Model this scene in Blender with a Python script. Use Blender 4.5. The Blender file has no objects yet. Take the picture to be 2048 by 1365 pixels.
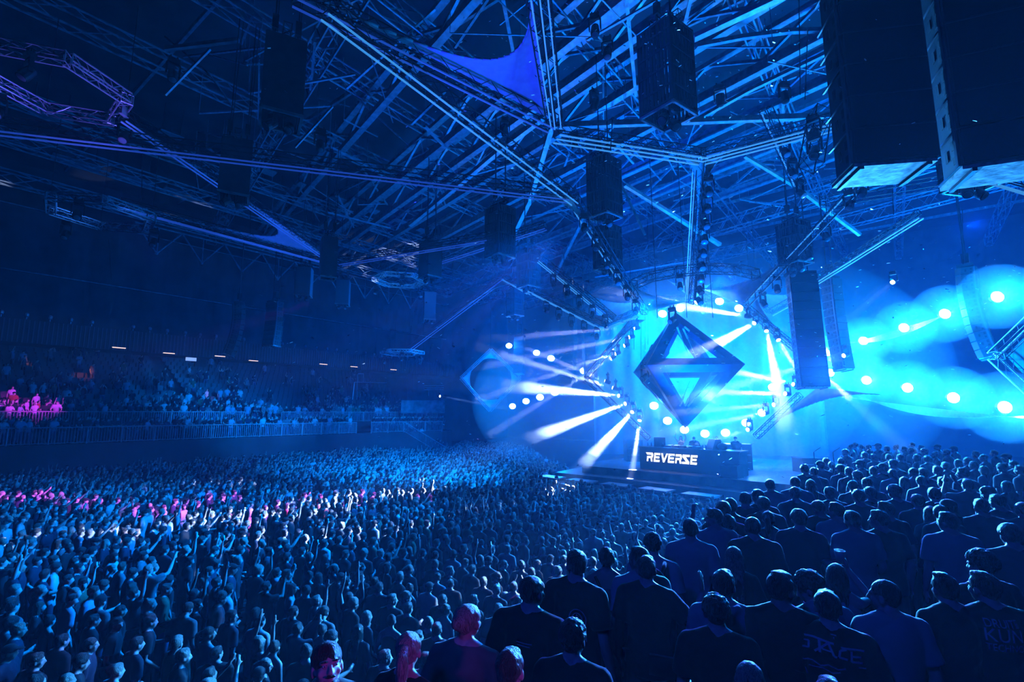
import bpy, bmesh, math, random
import numpy as np
from mathutils import Vector, Matrix, Euler, noise
V = Vector
C = bpy.context.scene.collection
SC = bpy.context.scene
rnd = random.Random(7)
F = 1000.0
TH = math.atan(144.0/F)
EYE = V((0, 0, 5.15))
def ray(px, py):
    x = (px-1024)/F; y = (682.5-py)/F
    return V((x, math.cos(TH)-y*math.sin(TH), math.sin(TH)+y*math.cos(TH)))
def at(px, py, D):
    """the place seen at a spot of the photograph, D metres ahead of the viewer"""
    d = ray(px, py); return EYE + d*(D/d.y)
def atz(px, py, z):
    """the place seen at a spot of the photograph, at height z"""
    d = ray(px, py); return EYE + d*((z-EYE.z)/d.z)
U = V((.79, -.61, 0)).normalized(); W = V((.61, .79, 0)).normalized()   # across and along the hall
def uv(u, v, z=0): return U*u + W*v + V((0, 0, z))
# ---------------------------------------------------------------- materials
def mat(name, col, rough=.6, metal=0, emit=None, es=0, sheen=0, spec=.5, bump=0, bscale=30, var=0, vscale=4, trans=0, alpha=1, sub=0, wave=None):
    m = bpy.data.materials.new(name); m.use_nodes = True
    nt = m.node_tree; b = nt.nodes['Principled BSDF']
    b.inputs['Base Color'].default_value = (*col, 1); b.inputs['Roughness'].default_value = rough
    b.inputs['Metallic'].default_value = metal; b.inputs['Specular IOR Level'].default_value = spec
    if sheen: b.inputs['Sheen Weight'].default_value = sheen; b.inputs['Sheen Roughness'].default_value = .35
    if emit: b.inputs['Emission Color'].default_value = (*emit, 1); b.inputs['Emission Strength'].default_value = es
    if trans: b.inputs['Transmission Weight'].default_value = trans
    if alpha < 1: b.inputs['Alpha'].default_value = alpha
    if bump or var:
        tc = nt.nodes.new('ShaderNodeTexCoord')
        n = nt.nodes.new('ShaderNodeTexNoise'); n.inputs['Scale'].default_value = bscale if bump else vscale; n.inputs['Detail'].default_value = 4
        nt.links.new(tc.outputs['Object'], n.inputs['Vector'])
        if bump:
            bp = nt.nodes.new('ShaderNodeBump'); bp.inputs['Strength'].default_value = bump; bp.inputs['Distance'].default_value = .02
            nt.links.new(n.outputs['Fac'], bp.inputs['Height']); nt.links.new(bp.outputs['Normal'], b.inputs['Normal'])
        if var:
            n2 = nt.nodes.new('ShaderNodeTexNoise'); n2.inputs['Scale'].default_value = vscale; n2.inputs['Detail'].default_value = 5
            nt.links.new(tc.outputs['Object'], n2.inputs['Vector'])
            r = nt.nodes.new('ShaderNodeValToRGB'); r.color_ramp.elements[0].position = .35; r.color_ramp.elements[1].position = .65
            r.color_ramp.elements[0].color = (*[c*(1-var) for c in col], 1); r.color_ramp.elements[1].color = (*[min(1, c*(1+var)) for c in col], 1)
            nt.links.new(n2.outputs['Fac'], r.inputs['Fac']); nt.links.new(r.outputs['Color'], b.inputs['Base Color'])
    return m
M = {
 'steel': mat('galvanised_steel', (.55, .57, .6), .45, .35, var=.25, vscale=3),
 'alu': mat('aluminium_truss', (.75, .77, .8), .35, .5, var=.1),
 'rail': mat('white_light_rail', (.9, .9, .92), .4),
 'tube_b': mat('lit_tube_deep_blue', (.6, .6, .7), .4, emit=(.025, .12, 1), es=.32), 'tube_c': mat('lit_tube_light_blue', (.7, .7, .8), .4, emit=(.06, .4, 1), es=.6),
 'dark': mat('black_coated_metal', (.02, .02, .022), .5, .2, var=.3),
 'cab': mat('speaker_black_paint', (.035, .036, .04), .6, bump=.2, bscale=60, var=.2),
 'grille': mat('speaker_grille', (.02, .02, .022), .7, bump=.6, bscale=220),
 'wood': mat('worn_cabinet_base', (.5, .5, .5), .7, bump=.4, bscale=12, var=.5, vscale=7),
 'sail': mat('stretch_fabric', (.75, .76, .8), .8, sheen=.3, bump=.15, bscale=3, var=.08),
 'wall': mat('dark_arena_wall', (.05, .052, .06), .85, var=.3, vscale=.4, bump=.2, bscale=4),
 'curtain': mat('grey_blackout_curtain', (.09, .09, .1), .95, var=.2, vscale=.5, bump=.3, bscale=6),
 'drape': mat('pale_stage_backdrop', (.6, .62, .66), .9, var=.08, vscale=.8),
 'floor': mat('dark_hall_floor', (.05, .05, .055), .5, var=.4, vscale=1.2, bump=.1),
 'platform': mat('platform_boards', (.06, .06, .065), .6, var=.4, vscale=2, bump=.2),
 'stage': mat('stage_deck', (.22, .22, .24), .35, var=.25, vscale=1.5),
 'black': mat('black_cloth', (.012, .012, .014), .9, bump=.2, bscale=20),
 'fence': mat('galvanised_rail', (.6, .6, .62), .4, .3),
 'diamond': mat('dark_blue_painted_panel', (.018, .045, .2), .5, 0, spec=.25, var=.35, vscale=1.5),
 'tube': mat('pale_lamp_tube', (.6, .62, .66), .35),
 'cone': mat('ceiling_panel', (.35, .36, .4), .7, var=.2),
 'lens_w': mat('lit_lens', (1, 1, 1), .3, emit=(.75, .92, 1), es=25),
 'lens_c': mat('lit_blinder', (1, 1, 1), .3, emit=(.55, .9, 1), es=40),
 'glass': mat('lamp_glass', (.3, .33, .4), .08, 0, spec=1),
 'letter': mat('lit_letters', (1, 1, 1), .5, emit=(.95, .97, 1), es=1.6),
 'warm': mat('lit_ceiling_strip', (1, .9, .8), .5, emit=(1, .72, .6), es=1.2),
 'signg': mat('lit_pale_sign', (.8, .9, 1), .5, emit=(.5, .7, 1), es=.5),
 'confetti': mat('silver_confetti', (.9, .92, .95), .3, .3),
}
# ---------------------------------------------------------------- mesh building
class MB:
    def __init__(s): s.v = []; s.f = []; s.m = []
    def add(s, vs, fs, mi=0):
        o = len(s.v); s.v += [tuple(v) for v in vs]; s.f += [tuple(i+o for i in f) for f in fs]; s.m += [mi]*len(fs)
    def box(s, c, dx, dy, dz, mi=0, R=None):
        R = R or Matrix.Identity(3); c = V(c)
        vs = [c + R @ V((x*dx/2, y*dy/2, z*dz/2)) for z in (-1, 1) for x, y in ((-1, -1), (1, -1), (1, 1), (-1, 1))]
        s.add(vs, [(0, 3, 2, 1), (4, 5, 6, 7), (0, 1, 5, 4), (1, 2, 6, 5), (2, 3, 7, 6), (3, 0, 4, 7)], mi)
    def tube(s, a, b, r, r2=None, n=6, mi=0, cap=True):
        a = V(a); b = V(b); d = b-a
        if d.length < 1e-6: return
        r2 = r if r2 is None else r2
        q = d.to_track_quat('Z', 'Y').to_matrix()
        vs = []
        for p, rr in ((a, r), (b, r2)):
            for i in range(n):
                t = 2*math.pi*i/n; vs.append(p + q @ V((rr*math.cos(t), rr*math.sin(t), 0)))
        fs = [(i, (i+1) % n, n+(i+1) % n, n+i) for i in range(n)]
        if cap: fs += [tuple(range(n-1, -1, -1)), tuple(range(n, 2*n))]
        s.add(vs, fs, mi)
    def path(s, pts, r, n=6, mi=0):
        for a, b in zip(pts, pts[1:]): s.tube(a, b, r, n=n, mi=mi)
    def bar(s, a, b, w, h, mi=0, up=V((0, 0, 1))):
        a = V(a); b = V(b); z = (b-a); L = z.length; z.normalize()
        x = z.cross(up)
        if x.length < 1e-4: x = V((1, 0, 0))
        x.normalize(); y = x.cross(z)
        R = Matrix((x, y, z)).transposed()
        s.box((a+b)/2, w, h, L, mi, R)
    def prism(s, poly, z0, z1, mi=0):
        n = len(poly)
        s.add([(p[0], p[1], z0) for p in poly]+[(p[0], p[1], z1) for p in poly],
              [tuple(range(n-1, -1, -1)), tuple(range(n, 2*n))]+[(i, (i+1) % n, n+(i+1) % n, n+i) for i in range(n)], mi)
    def ell(s, c, rx, ry=None, rz=None, nu=12, nv=8, mi=0, R=None):
        ry = rx if ry is None else ry; rz = rx if rz is None else rz; c = V(c); R = R or Matrix.Identity(3)
        vs = [c+R @ V((0, 0, rz))]
        for j in range(1, nv):
            t = math.pi*j/nv
            for i in range(nu):
                p = 2*math.pi*i/nu; vs.append(c+R @ V((rx*math.sin(t)*math.cos(p), ry*math.sin(t)*math.sin(p), rz*math.cos(t))))
        vs.append(c+R @ V((0, 0, -rz))); fs = []
        for i in range(nu): fs.append((0, 1+i, 1+(i+1) % nu))
        for j in range(nv-2):
            for i in range(nu): a = 1+j*nu; fs.append((a+i, a+nu+i, a+nu+(i+1) % nu, a+(i+1) % nu))
        a = 1+(nv-2)*nu
        for i in range(nu): fs.append((len(vs)-1, a+(i+1) % nu, a+i))
        s.add(vs, fs, mi)
    def loft(s, rings, mi=0):
        """closed loft through rings of equal point count"""
        n = len(rings[0]); vs = [p for r in rings for p in r]; fs = []
        for j in range(len(rings)-1):
            for i in range(n): fs.append((j*n+i, j*n+(i+1) % n, (j+1)*n+(i+1) % n, (j+1)*n+i))
        fs += [tuple(range(n-1, -1, -1)), tuple(range((len(rings)-1)*n, len(rings)*n))]
        s.add(vs, fs, mi)
    def truss(s, a, b, w=.4, h=None, rc=.025, rd=.012, seg=None, up=V((0, 0, 1)), mi=0):
        a = V(a); b = V(b); h = h or w; z = b-a; L = z.length; z.normalize()
        x = z.cross(up)
        if x.length < 1e-3: x = V((1, 0, 0))
        x.normalize(); y = x.cross(z)
        n = seg or max(1, round(L/w/1.1))
        cs = [x*w/2+y*h/2, x*w/2-y*h/2, -x*w/2-y*h/2, -x*w/2+y*h/2]
        for c in cs: s.tube(a+c, b+c, rc, n=5, mi=mi)
        for i in range(n):
            p = a+z*L*i/n; q = a+z*L*(i+1)/n
            for k in range(4):
                c, d = cs[k], cs[(k+1) % 4]
                if i % 2: c, d = d, c
                s.tube(p+c, q+d, rd, n=3, mi=mi, cap=False)
        for k in range(4):
            for e in (a, b): s.tube(e+cs[k], e+cs[(k+1) % 4], rd*1.3, n=4, mi=mi)
    def build(s, name, m, parent=None, loc=None, smooth=False):
        me = bpy.data.meshes.new(name)
        if loc is not None:
            l = V(loc); s.v = [(v[0]-l.x, v[1]-l.y, v[2]-l.z) for v in s.v]
        me.from_pydata(s.v, [], s.f)
        for x in (m if isinstance(m, (list, tuple)) else [m]): me.materials.append(x)
        me.polygons.foreach_set('material_index', s.m)
        if smooth: me.polygons.foreach_set('use_smooth', [True]*len(s.f))
        me.update()
        o = bpy.data.objects.new(name, me); C.objects.link(o)
        if parent is not None: o.parent = parent
        if loc is not None: o.location = loc
        return o
def tag(o, label=None, cat=None, group=None, kind=None):
    if label: o['label'] = label
    if cat: o['category'] = cat
    if group: o['group'] = group
    if kind: o['kind'] = kind
    return o
def empty(name, loc, label=None, cat=None, group=None, rz=0):
    o = bpy.data.objects.new(name, None); C.objects.link(o); o.location = loc; o.rotation_euler = (0, 0, rz); o.empty_display_size = .2
    return tag(o, label, cat, group)
def copy_tree(o, parent=None):
    c = o.copy(); C.objects.link(c); c.parent = parent
    for ch in KIDS.get(o.name, o.children): copy_tree(ch, c)
    return c
KIDS = {}
# ---------------------------------------------------------------- camera and view
cam = bpy.data.objects.new('camera', bpy.data.cameras.new('camera')); C.objects.link(cam)
cam.location = EYE; cam.rotation_euler = (math.pi/2+TH, 0, 0)
cam.data.sensor_width = 36; cam.data.lens = 36*F/2048; cam.data.clip_start = .05; cam.data.clip_end = 400
SC.camera = cam
SC.view_settings.view_transform = 'Standard'; SC.view_settings.look = 'None'; SC.view_settings.gamma = 1
SC.view_settings.use_curve_mapping = False; SC.view_settings.exposure = 0
w = bpy.data.worlds.new('world'); SC.world = w; w.use_nodes = True
w.node_tree.nodes['Background'].inputs[0].default_value = (.0, .006, .05, 1); w.node_tree.nodes['Background'].inputs[1].default_value = .02
cy = SC.cycles
cy.use_denoising = True; cy.max_bounces = 1; cy.diffuse_bounces = 0; cy.glossy_bounces = 0; cy.transmission_bounces = 3; cy.transparent_max_bounces = 6
cy.volume_bounces = 0; cy.caustics_reflective = False; cy.caustics_refractive = False; cy.sample_clamp_indirect = 3
cy.use_adaptive_sampling = True; cy.adaptive_threshold = .1; cy.adaptive_min_samples = 16
cy.use_light_tree = True
for k_ in ('tube_b', 'tube_c', 'lens_w', 'lens_c', 'letter', 'warm', 'signg'): M[k_].cycles.emission_sampling = 'NONE'
# ---------------------------------------------------------------- lights
BLUE = (.0, .16, 1); DEEP = (.01, .06, 1); WHITE = (.75, .85, 1); MAG = (.75, .08, 1.3)
def spot(loc, target, power, col=WHITE, ang=6, blend=.4, r=.06):
    L = bpy.data.lights.new('lamp_light', 'SPOT'); L.energy = power; L.color = col; L.spot_size = math.radians(ang); L.spot_blend = blend; L.shadow_soft_size = r
    o = bpy.data.objects.new('lamp_light', L); C.objects.link(o); o.location = loc
    o.rotation_euler = (V(target)-V(loc)).to_track_quat('-Z', 'Y').to_euler(); return o
def point(loc, power, col=BLUE, r=.1):
    L = bpy.data.lights.new('lamp_light', 'POINT'); L.energy = power; L.color = col; L.shadow_soft_size = r
    o = bpy.data.objects.new('lamp_light', L); C.objects.link(o); o.location = loc; return o
PZ = 2.3; HS = .925      # head size
# ---------------------------------------------------------------- people
SK = [mat('skin_light', (.72, .58, .52), .45), mat('skin_tan', (.52, .4, .34), .45), mat('skin_dark', (.2, .12, .09), .4)]
def hairmat(n, c):
    m = mat(n, c, .42, sheen=.4, bump=1.0, bscale=60, var=.55, vscale=60); nt = m.node_tree
    tc = next(x for x in nt.nodes if x.type == 'TEX_COORD'); mp = nt.nodes.new('ShaderNodeMapping'); mp.inputs['Scale'].default_value = (2.4, 2.4, .35)
    nt.links.new(tc.outputs['Object'], mp.inputs['Vector'])
    for x in nt.nodes:
        if x.type == 'TEX_NOISE': nt.links.new(mp.outputs['Vector'], x.inputs['Vector'])
    return m
HM = {'dark': hairmat('dark_hair', (.035, .026, .022)), 'brown': hairmat('brown_hair', (.11, .08, .06)), 'blonde': hairmat('blonde_hair', (.5, .42, .33))}
def cloth(n, c): return mat(n, c, .85, sheen=.2, bump=.25, bscale=14)
CL = {'black': cloth('black_cotton', (.012, .012, .014)), 'navy': cloth('dark_navy_cotton', (.02, .025, .05)), 'grey': cloth('grey_cotton', (.16, .17, .18)), 'white': cloth('white_cotton', (.62, .62, .64)), 'red': cloth('red_cotton', (.35, .03, .04)), 'green': cloth('dark_green_cotton', (.03, .12, .06)), 'denim': cloth('denim', (.06, .09, .17)), 'khaki': cloth('beige_trousers', (.35, .3, .23)), 'shoe': cloth('dark_shoe', (.03, .03, .03)), 'pale': cloth('pale_blue_cotton', (.35, .42, .52))}
def ball(m, c, r): m.ell(c, r, nu=10, nv=8)
def limb(m, a, b, r0, r1):
    m.tube(a, b, r0, r1, 12); ball(m, a, r0); ball(m, b, r1)
ARM = {'down': ((.235, -.03, 1.13), (.255, .05, .885), (0, .15, -1), .35), 'fwd': ((.24, -.02, 1.13), (.2, .17, .96), (-.2, .7, -.6), .5),
       'cup': ((.25, -.03, 1.14), (.17, .25, 1.18), (-.35, .8, .35), 1.0), 'fold': ((.25, .06, 1.15), (-.02, .2, 1.18), (-1, .1, .1), .4),
       'up': ((.28, .07, 1.62), (.22, .12, 1.88), (0, .1, 1), .25), 'phone': ((.25, .2, 1.40), (.09, .36, 1.60), (-.2, .3, 1), .9),
       'wave': ((.36, .0, 1.22), (.42, .12, 1.46), (.0, .1, 1), .3), 'rail': ((.28, .14, 1.15), (.25, .38, 1.08), (-.2, .9, -.2), .7), 'hip': ((.38, -.06, 1.17), (.2, .03, 1.02), (-.8, .4, -.4), .4),
       'point': ((.26, .22, 1.5), (.2, .42, 1.72), (0, .6, .8), .5)}
def hand(m, Wp, d, n, s, curl, fine=True):
    d = V(d).normalized(); n = V(n); n = (n-d*n.dot(d)).normalized(); w_ = d.cross(n)*s
    R = Matrix((w_, n, d)).transposed()
    m.ell(Wp+d*.045, .041, .017, .055, 12, 8, 0, R)
    if not fine: m.ell(Wp+d*.105+n*.02*curl, .036, .014, .05, 8, 6, 0, R); limb(m, Wp+d*.02-w_*.02, Wp+d*.06-w_*.06, .013, .01); return
    for i, (o, L) in enumerate(((-.030, .068), (-.010, .078), (.010, .073), (.029, .058))):
        p = Wp+d*.085+w_*o; a = .12+.05*i; dd = (d+w_*o*2).normalized()
        for k, f in enumerate((.45, .32, .23)):
            a_ = curl*(.35+.6*k)+.08*i*curl; v = dd*math.cos(a_)+n*math.sin(a_); q = p+v*L*f*1.05; limb(m, p, q, .0098-.0008*k, .0092-.0008*k); p = q
    p = Wp+d*.028-w_*.03; q = p+(d*.55-w_*.75+n*.4).normalized()*.036; t = q+(d*.85-w_*.25+n*(.3+.5*curl)).normalized()*.032
    limb(m, p, q, .0125, .0105); limb(m, q, t, .0105, .0085)
class Pose:
    def __init__(s, L='down', R='down', lean=0, hy=0, hp=0, roll=0, fem=False, fat=1.0, stance=.1, side=0):
        s.__dict__.update(locals())
    def T(s, p):
        p = V(p); 
        if p.z <= .95: return p
        k = min(1, (p.z-.95)/.15); M_ = Matrix.Rotation(-s.lean*k, 3, 'X')@Matrix.Rotation(s.side*k, 3, 'Y')
        return M_@(p-V((0, 0, .95)))+V((0, 0, .95))
    def headm(s):
        M3 = Matrix.Rotation(-s.lean, 3, 'X')@Matrix.Rotation(s.side, 3, 'Y')@Matrix.Rotation(s.hy, 3, 'Z')@Matrix.Rotation(s.hp, 3, 'X')@Matrix.Rotation(s.roll, 3, 'Y')
        return s.T((0, .014, 1.505)), M3      # pivot at the top of the neck
def rings(P, spec, n=20):
    out = []
    for z, rx, ry, y0 in spec: out.append([P.T((rx*math.cos(2*math.pi*i/n)*(1 if abs(math.cos(2*math.pi*i/n)) < 2 else 1), y0+ry*math.sin(2*math.pi*i/n), z)) for i in range(n)])
    return out
TOR = [(.84, .13, .095, 0), (.92, .165, .115, -.012), (1.0, .155, .108, -.006), (1.09, .14, .095, .0), (1.2, .155, .103, .0), (1.3, .172, .112, -.002), (1.38, .176, .105, -.006), (1.44, .135, .085, -.01), (1.485, .07, .065, -.012)]
TOF = [(.84, .14, .10, 0), (.92, .172, .12, -.015), (1.0, .155, .11, -.006), (1.09, .122, .085, .0), (1.2, .132, .095, .0), (1.28, .148, .115, .012), (1.36, .152, .1, -.004), (1.44, .12, .078, -.01), (1.485, .06, .058, -.012)]
def shoulder(P, s): return P.T(((.178 if not P.fem else .158)*s, -.008, 1.408))
def armpts(P, s):
    e, w_, d, c = ARM[P.R if s > 0 else P.L]; f = .9 if P.fem else 1
    mir = lambda q: V((q[0]*s, q[1], q[2]))
    return shoulder(P, s), P.T(mir(e)), P.T(mir(w_)), mir(d), c
def legpts(P, s): return V((.088*s, 0, .9)), V((.1*s+P.stance*.3*s, .03, .49)), V((.1*s+P.stance*.7*s, -.01, .085))
def body_mb(P, fine=True, face=True):
    m = MB(); k = P.fat
    m.loft(rings(P, [(z, rx*(1+(k-1)), ry*(1+(k-1)*1.3), y) for z, rx, ry, y in (TOF if P.fem else TOR)]))
    for s in (-1, 1):
        sh, e, w_, d, c = armpts(P, s); r = .86 if P.fem else 1
        limb(m, P.T((.042*s, -.015, 1.478)), sh, .056*r, .053*r); limb(m, sh, sh.lerp(e, .45), .054*r, .047*r); limb(m, sh.lerp(e, .45), e, .047*r, .038*r)
        limb(m, e, e.lerp(w_, .35), .038*r, .041*r); limb(m, e.lerp(w_, .35), w_, .041*r, .025*r)
        hand(m, w_, d, V((-s, .2, 0)) if abs(V(d).normalized().x) < .7 else V((0, -1, 0)), s, c, fine)
        h, kn, an = legpts(P, s)
        limb(m, h, h.lerp(kn, .5), .09, .074); limb(m, h.lerp(kn, .5), kn, .074, .054); limb(m, kn, kn.lerp(an, .3), .052, .056); limb(m, kn.lerp(an, .3), an, .056, .036)
        m.ell(an+V((0, .06, -.045)), .045, .125, .038, 12, 8)
    o, H = P.headm(); hc = o+H@V((0, .012, .098))
    limb(m, P.T((0, -.015, 1.45)), o+H@V((0, -.01, .03)), .06*(.85 if P.fem else 1), .055*(.85 if P.fem else 1))
    def E_(c, rx, ry, rz, nu=16, nv=12): m.ell(hc+H@(V(c)*HS), rx*HS, ry*HS, rz*HS, nu, nv, 0, H)
    E_((0, -.012, .03), .075, .093, .085); E_((0, .022, -.025), .062, .068, .083); E_((0, .05, -.082), .03, .03, .025); E_((0, .02, -.06), .052, .055, .045)
    for s in (-1, 1):
        E_((.077*s, -.008, -.008), .011, .021, .033, 10, 8); E_((.03*s, .072, .028), .026, .018, .011, 10, 8); E_((.043*s, .055, -.02), .022, .02, .022, 10, 8)
    limb(m, hc+H@V((0, .081, .017)), hc+H@V((0, .098, -.017)), .009, .013); E_((.012, .095, -.022), .009, .012, .008, 8, 6); E_((-.012, .095, -.022), .009, .012, .008, 8, 6)
    E_((0, .085, -.047), .022, .011, .006, 10, 6); E_((0, .083, -.058), .019, .011, .007, 10, 6)
    return m
def shirt_mb(P, kind, loose=.018):
    m = MB(); base = TOF if P.fem else TOR; g = loose; lo = {'crop': 1.1, 'tank': .86, 'hood': .82}.get(kind, .83)
    sp = []
    if kind != 'crop': sp = [(lo, base[0][1]+.035+g, base[0][2]+.03+g, 0)]
    for z, rx, ry, y in base[1:-1]:
        if z < lo: continue
        sp.append((z, (rx+g+(.012 if z < 1.25 and kind != 'crop' else 0))*P.fat, (ry+g)*(1+(P.fat-1)*1.3), y))
    if kind == 'crop': sp = [(1.12, .135, .1, 0)]+[q for q in sp if q[0] > 1.15 and q[0] < 1.4]
    elif kind == 'tank': sp = [q for q in sp if q[0] < 1.4]+[(1.43, .1, .085, -.01)]
    else: sp += [(1.478, .083, .074, -.012), (1.492, .066, .062, -.008)]
    m.loft(rings(P, sp))
    for s in (-1, 1):
        sh, e, w_, d, c = armpts(P, s); r = .88 if P.fem else 1
        if kind in ('tank', 'crop'):
            if kind == 'tank': limb(m, P.T((.07*s, -.01, 1.4)), P.T((.075*s, -.015, 1.47)), .03, .025)
            continue
        limb(m, P.T((.05*s, -.015, 1.462)), sh, (.06+g*.5)*r, (.058+g*.6)*r)
        if kind in ('long', 'hood'):
            limb(m, sh, e, (.058+g)*r, (.044+g)*r); limb(m, e, e.lerp(w_, .93), (.044+g)*r, (.03+g)*r)
        else: q = sh.lerp(e, .72); limb(m, sh, sh.lerp(e, .3), (.058+g)*r, (.058+g)*r); m.tube(sh.lerp(e, .2), q, (.058+g)*r, (.062+g)*r, 14)
    if kind == 'hood':
        for i in range(7):
            t = math.pi*(.0+i/6)+math.pi; a = P.T((.085*math.cos(t), -.02+.085*math.sin(t), 1.49+.01*math.sin(t))); ball(m, a, .032)
        ball(m, P.T((0, -.11, 1.44)), .05)
    return m
def trousers_mb(P, kind='long'):
    m = MB(); base = TOF if P.fem else TOR
    m.loft(rings(P, [(.80, base[0][1]*.9, base[0][2]+.01, 0), (.86, base[0][1]+.035, base[0][2]+.02, 0), (.92, base[1][1]+.014, base[1][2]+.012, -.012), (1.0, base[2][1]+.008, base[2][2]+.008, -.006)]))
    for s in (-1, 1):
        h, kn, an = legpts(P, s); limb(m, h, h.lerp(kn, .5), .1, .088); limb(m, h.lerp(kn, .5), kn, .088, .075 if kind == 'long' else .08)
        if kind == 'long': m.tube(kn, an+V((0, 0, .0)), .073, .06, 14); ball(m, kn, .073)
    return m
def shoes_mb(P):
    m = MB()
    for s in (-1, 1):
        an = legpts(P, s)[2]; m.ell(an+V((0, .06, -.035)), .053, .145, .048, 14, 10); m.tube(an+V((0, 0, -.03)), an+V((0, 0, .03)), .05, .045, 12)
    return m
def hair_mb(P, kind, rng):
    m = MB(); o, H = P.headm(); hc = o+H@V((0, .012, .098))
    def E_(c, rx, ry, rz, nu=14, nv=10): m.ell(hc+H@(V(c)*HS), rx*HS, ry*HS, rz*HS, nu, nv, 0, H)
    k = {'buzz': .965, 'curly': 1.0, 'afro': 1.04}.get(kind, 1.0)
    E_((0, -.02, .042), .084*k, .1*k, .088*k, 20, 14); E_((0, -.052, .0), .066*k, .055*k, .062*k)
    if kind in ('short', 'quiff', 'curly', 'cap'): E_((0, .022, .095), .056, .05, .034)
    if kind == 'quiff': E_((.008, .036, .103), .048, .04, .025); E_((-.01, .0, .118), .055, .06, .02)
    if kind in ('curly', 'afro'):
        nC = 190; R_ = .1 if kind == 'curly' else .115
        for i in range(nC):
            t = rng.uniform(0, 6.283); zc = rng.uniform(-.15, 1); rr_ = math.sqrt(max(0, 1-zc*zc)); p = V((.83*rr_*math.cos(t), -.1+1.0*rr_*math.sin(t), zc*.98))*R_+V((0, -.008, .038))
            if p.y > .06 and p.z < .07: continue
            ball(m, hc+H@(p*HS), rng.uniform(.010, .019))
    if kind == 'long':
        E_((0, -.06, -.06), .088, .06, .12); E_((0, -.075, -.18), .1, .05, .14); E_((0, -.08, -.29), .085, .04, .1)
        for s in (-1, 1): E_((.075*s, -.02, -.06), .025, .055, .12); E_((.085*s, -.03, -.18), .028, .045, .12)
        for i in range(16):
            x = rng.uniform(-.08, .08); limb(m, hc+H@V((x, -.09-rng.random()*.03, -.1)), hc+H@V((x*1.2, -.1-rng.random()*.03, -.36-rng.random()*.06)), .014, .006)
    if kind == 'bun': E_((0, -.075, .115), .05, .048, .042); E_((0, -.07, .07), .05, .05, .05)
    if kind == 'lowbun': E_((0, -.12, .03), .045, .042, .045)
    if kind == 'pony':
        E_((0, -.11, .05), .03, .025, .028); pts = [hc+H@V(q) for q in ((0, -.115, .055), (.005, -.16, .02), (.01, -.165, -.08), (0, -.15, -.2))]
        for a, b_, r0, r1 in zip(pts, pts[1:], (.028, .038, .034), (.038, .034, .012)): limb(m, a, b_, r0, r1)
        for i in range(12): x = rng.uniform(-.03, .03); limb(m, pts[1]+V((x, 0, 0)), pts[3]+V((x*1.6, rng.uniform(-.02, .02), -.04*rng.random())), .01, .004)
    return m
def cap_mb(P):
    m = MB(); o, H = P.headm(); hc = o+H@V((0, .012, .098)); m.ell(hc+H@V((0, -.011, .057)), .084, .1, .074, 18, 12, 0, H); m.ell(hc+H@V((0, .108, .055)), .065, .07, .012, 14, 8, 0, H@Matrix.Rotation(-.15, 3, 'X')); return m
def solid(mb, name, voxel, smooth=3, fac=.5, mats=None, rough=0, rs=10, dec=None):
    me = bpy.data.meshes.new('tmp'); me.from_pydata(mb.v, [], mb.f); o = bpy.data.objects.new('tmp', me); C.objects.link(o)
    md = o.modifiers.new('r', 'REMESH'); md.mode = 'VOXEL'; md.voxel_size = voxel; md.use_smooth_shade = True
    if smooth: md = o.modifiers.new('s', 'SMOOTH'); md.iterations = smooth; md.factor = fac
    if dec: md = o.modifiers.new('d', 'DECIMATE'); md.ratio = dec
    dg = bpy.context.evaluated_depsgraph_get(); dg.update(); res = bpy.data.meshes.new_from_object(o.evaluated_get(dg)); res.name = name
    bpy.data.objects.remove(o); bpy.data.meshes.remove(me)
    if rough:
        n = len(res.vertices); co = np.empty(n*3, 'f'); res.vertices.foreach_get('co', co); co = co.reshape(-1, 3); no = np.empty(n*3, 'f'); res.vertices.foreach_get('normal', no); no = no.reshape(-1, 3)
        d = np.zeros(n)
        for f_, a_, ph in ((1, 1, 0), (2.1, .6, 1.7), (4.3, .35, 4.1)):
            d += a_*np.sin(co[:, 0]*rs*f_+ph+np.sin(co[:, 2]*rs*.9*f_)*1.3)*np.sin(co[:, 2]*rs*.7*f_+co[:, 1]*rs*f_+ph*2)
        res.vertices.foreach_set('co', (co+no*(d*rough)[:, None].astype('f')).ravel())
    res.materials.clear()
    for x in (mats or []): res.materials.append(x)
    res.update(); return res
def person_meshes(P, shirt='tee', pants='long', hair='short', vox=.012, seed=0, face=True, cap=False):
    rng = random.Random(seed); hi = vox < .011
    out = {'person': solid(body_mb(P, fine=vox <= .016), 'person', vox*.75 if not hi else vox, 2 if hi else 3, .5, [SK[0]])}
    out['shirt'] = solid(shirt_mb(P, shirt, .018 if not P.fem else .01), 'shirt', vox*1.2, 5, .6, [CL['black']], rough=.0035, rs=16)
    out['trousers'] = solid(trousers_mb(P, pants), 'trousers', vox*1.5, 5, .6, [CL['navy']], rough=.004, rs=12)
    out['shoes'] = solid(shoes_mb(P), 'shoes', vox*1.5, 2, .5, [CL['shoe']])
    if hair != 'bald': out['hair'] = solid(hair_mb(P, hair, rng), 'hair', vox*.75, 1 if hair in ('curly', 'afro') else 2, .5, [HM['dark']], rough=.0022 if hair not in ('curly', 'afro') else 0, rs=60)
    if cap: out['cap'] = solid(cap_mb(P), 'cap', vox*.75, 1, .5, [CL['black']])
    return out
def setm(o, m_): o.material_slots[0].link = 'OBJECT'; o.material_slots[0].material = m_
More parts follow.
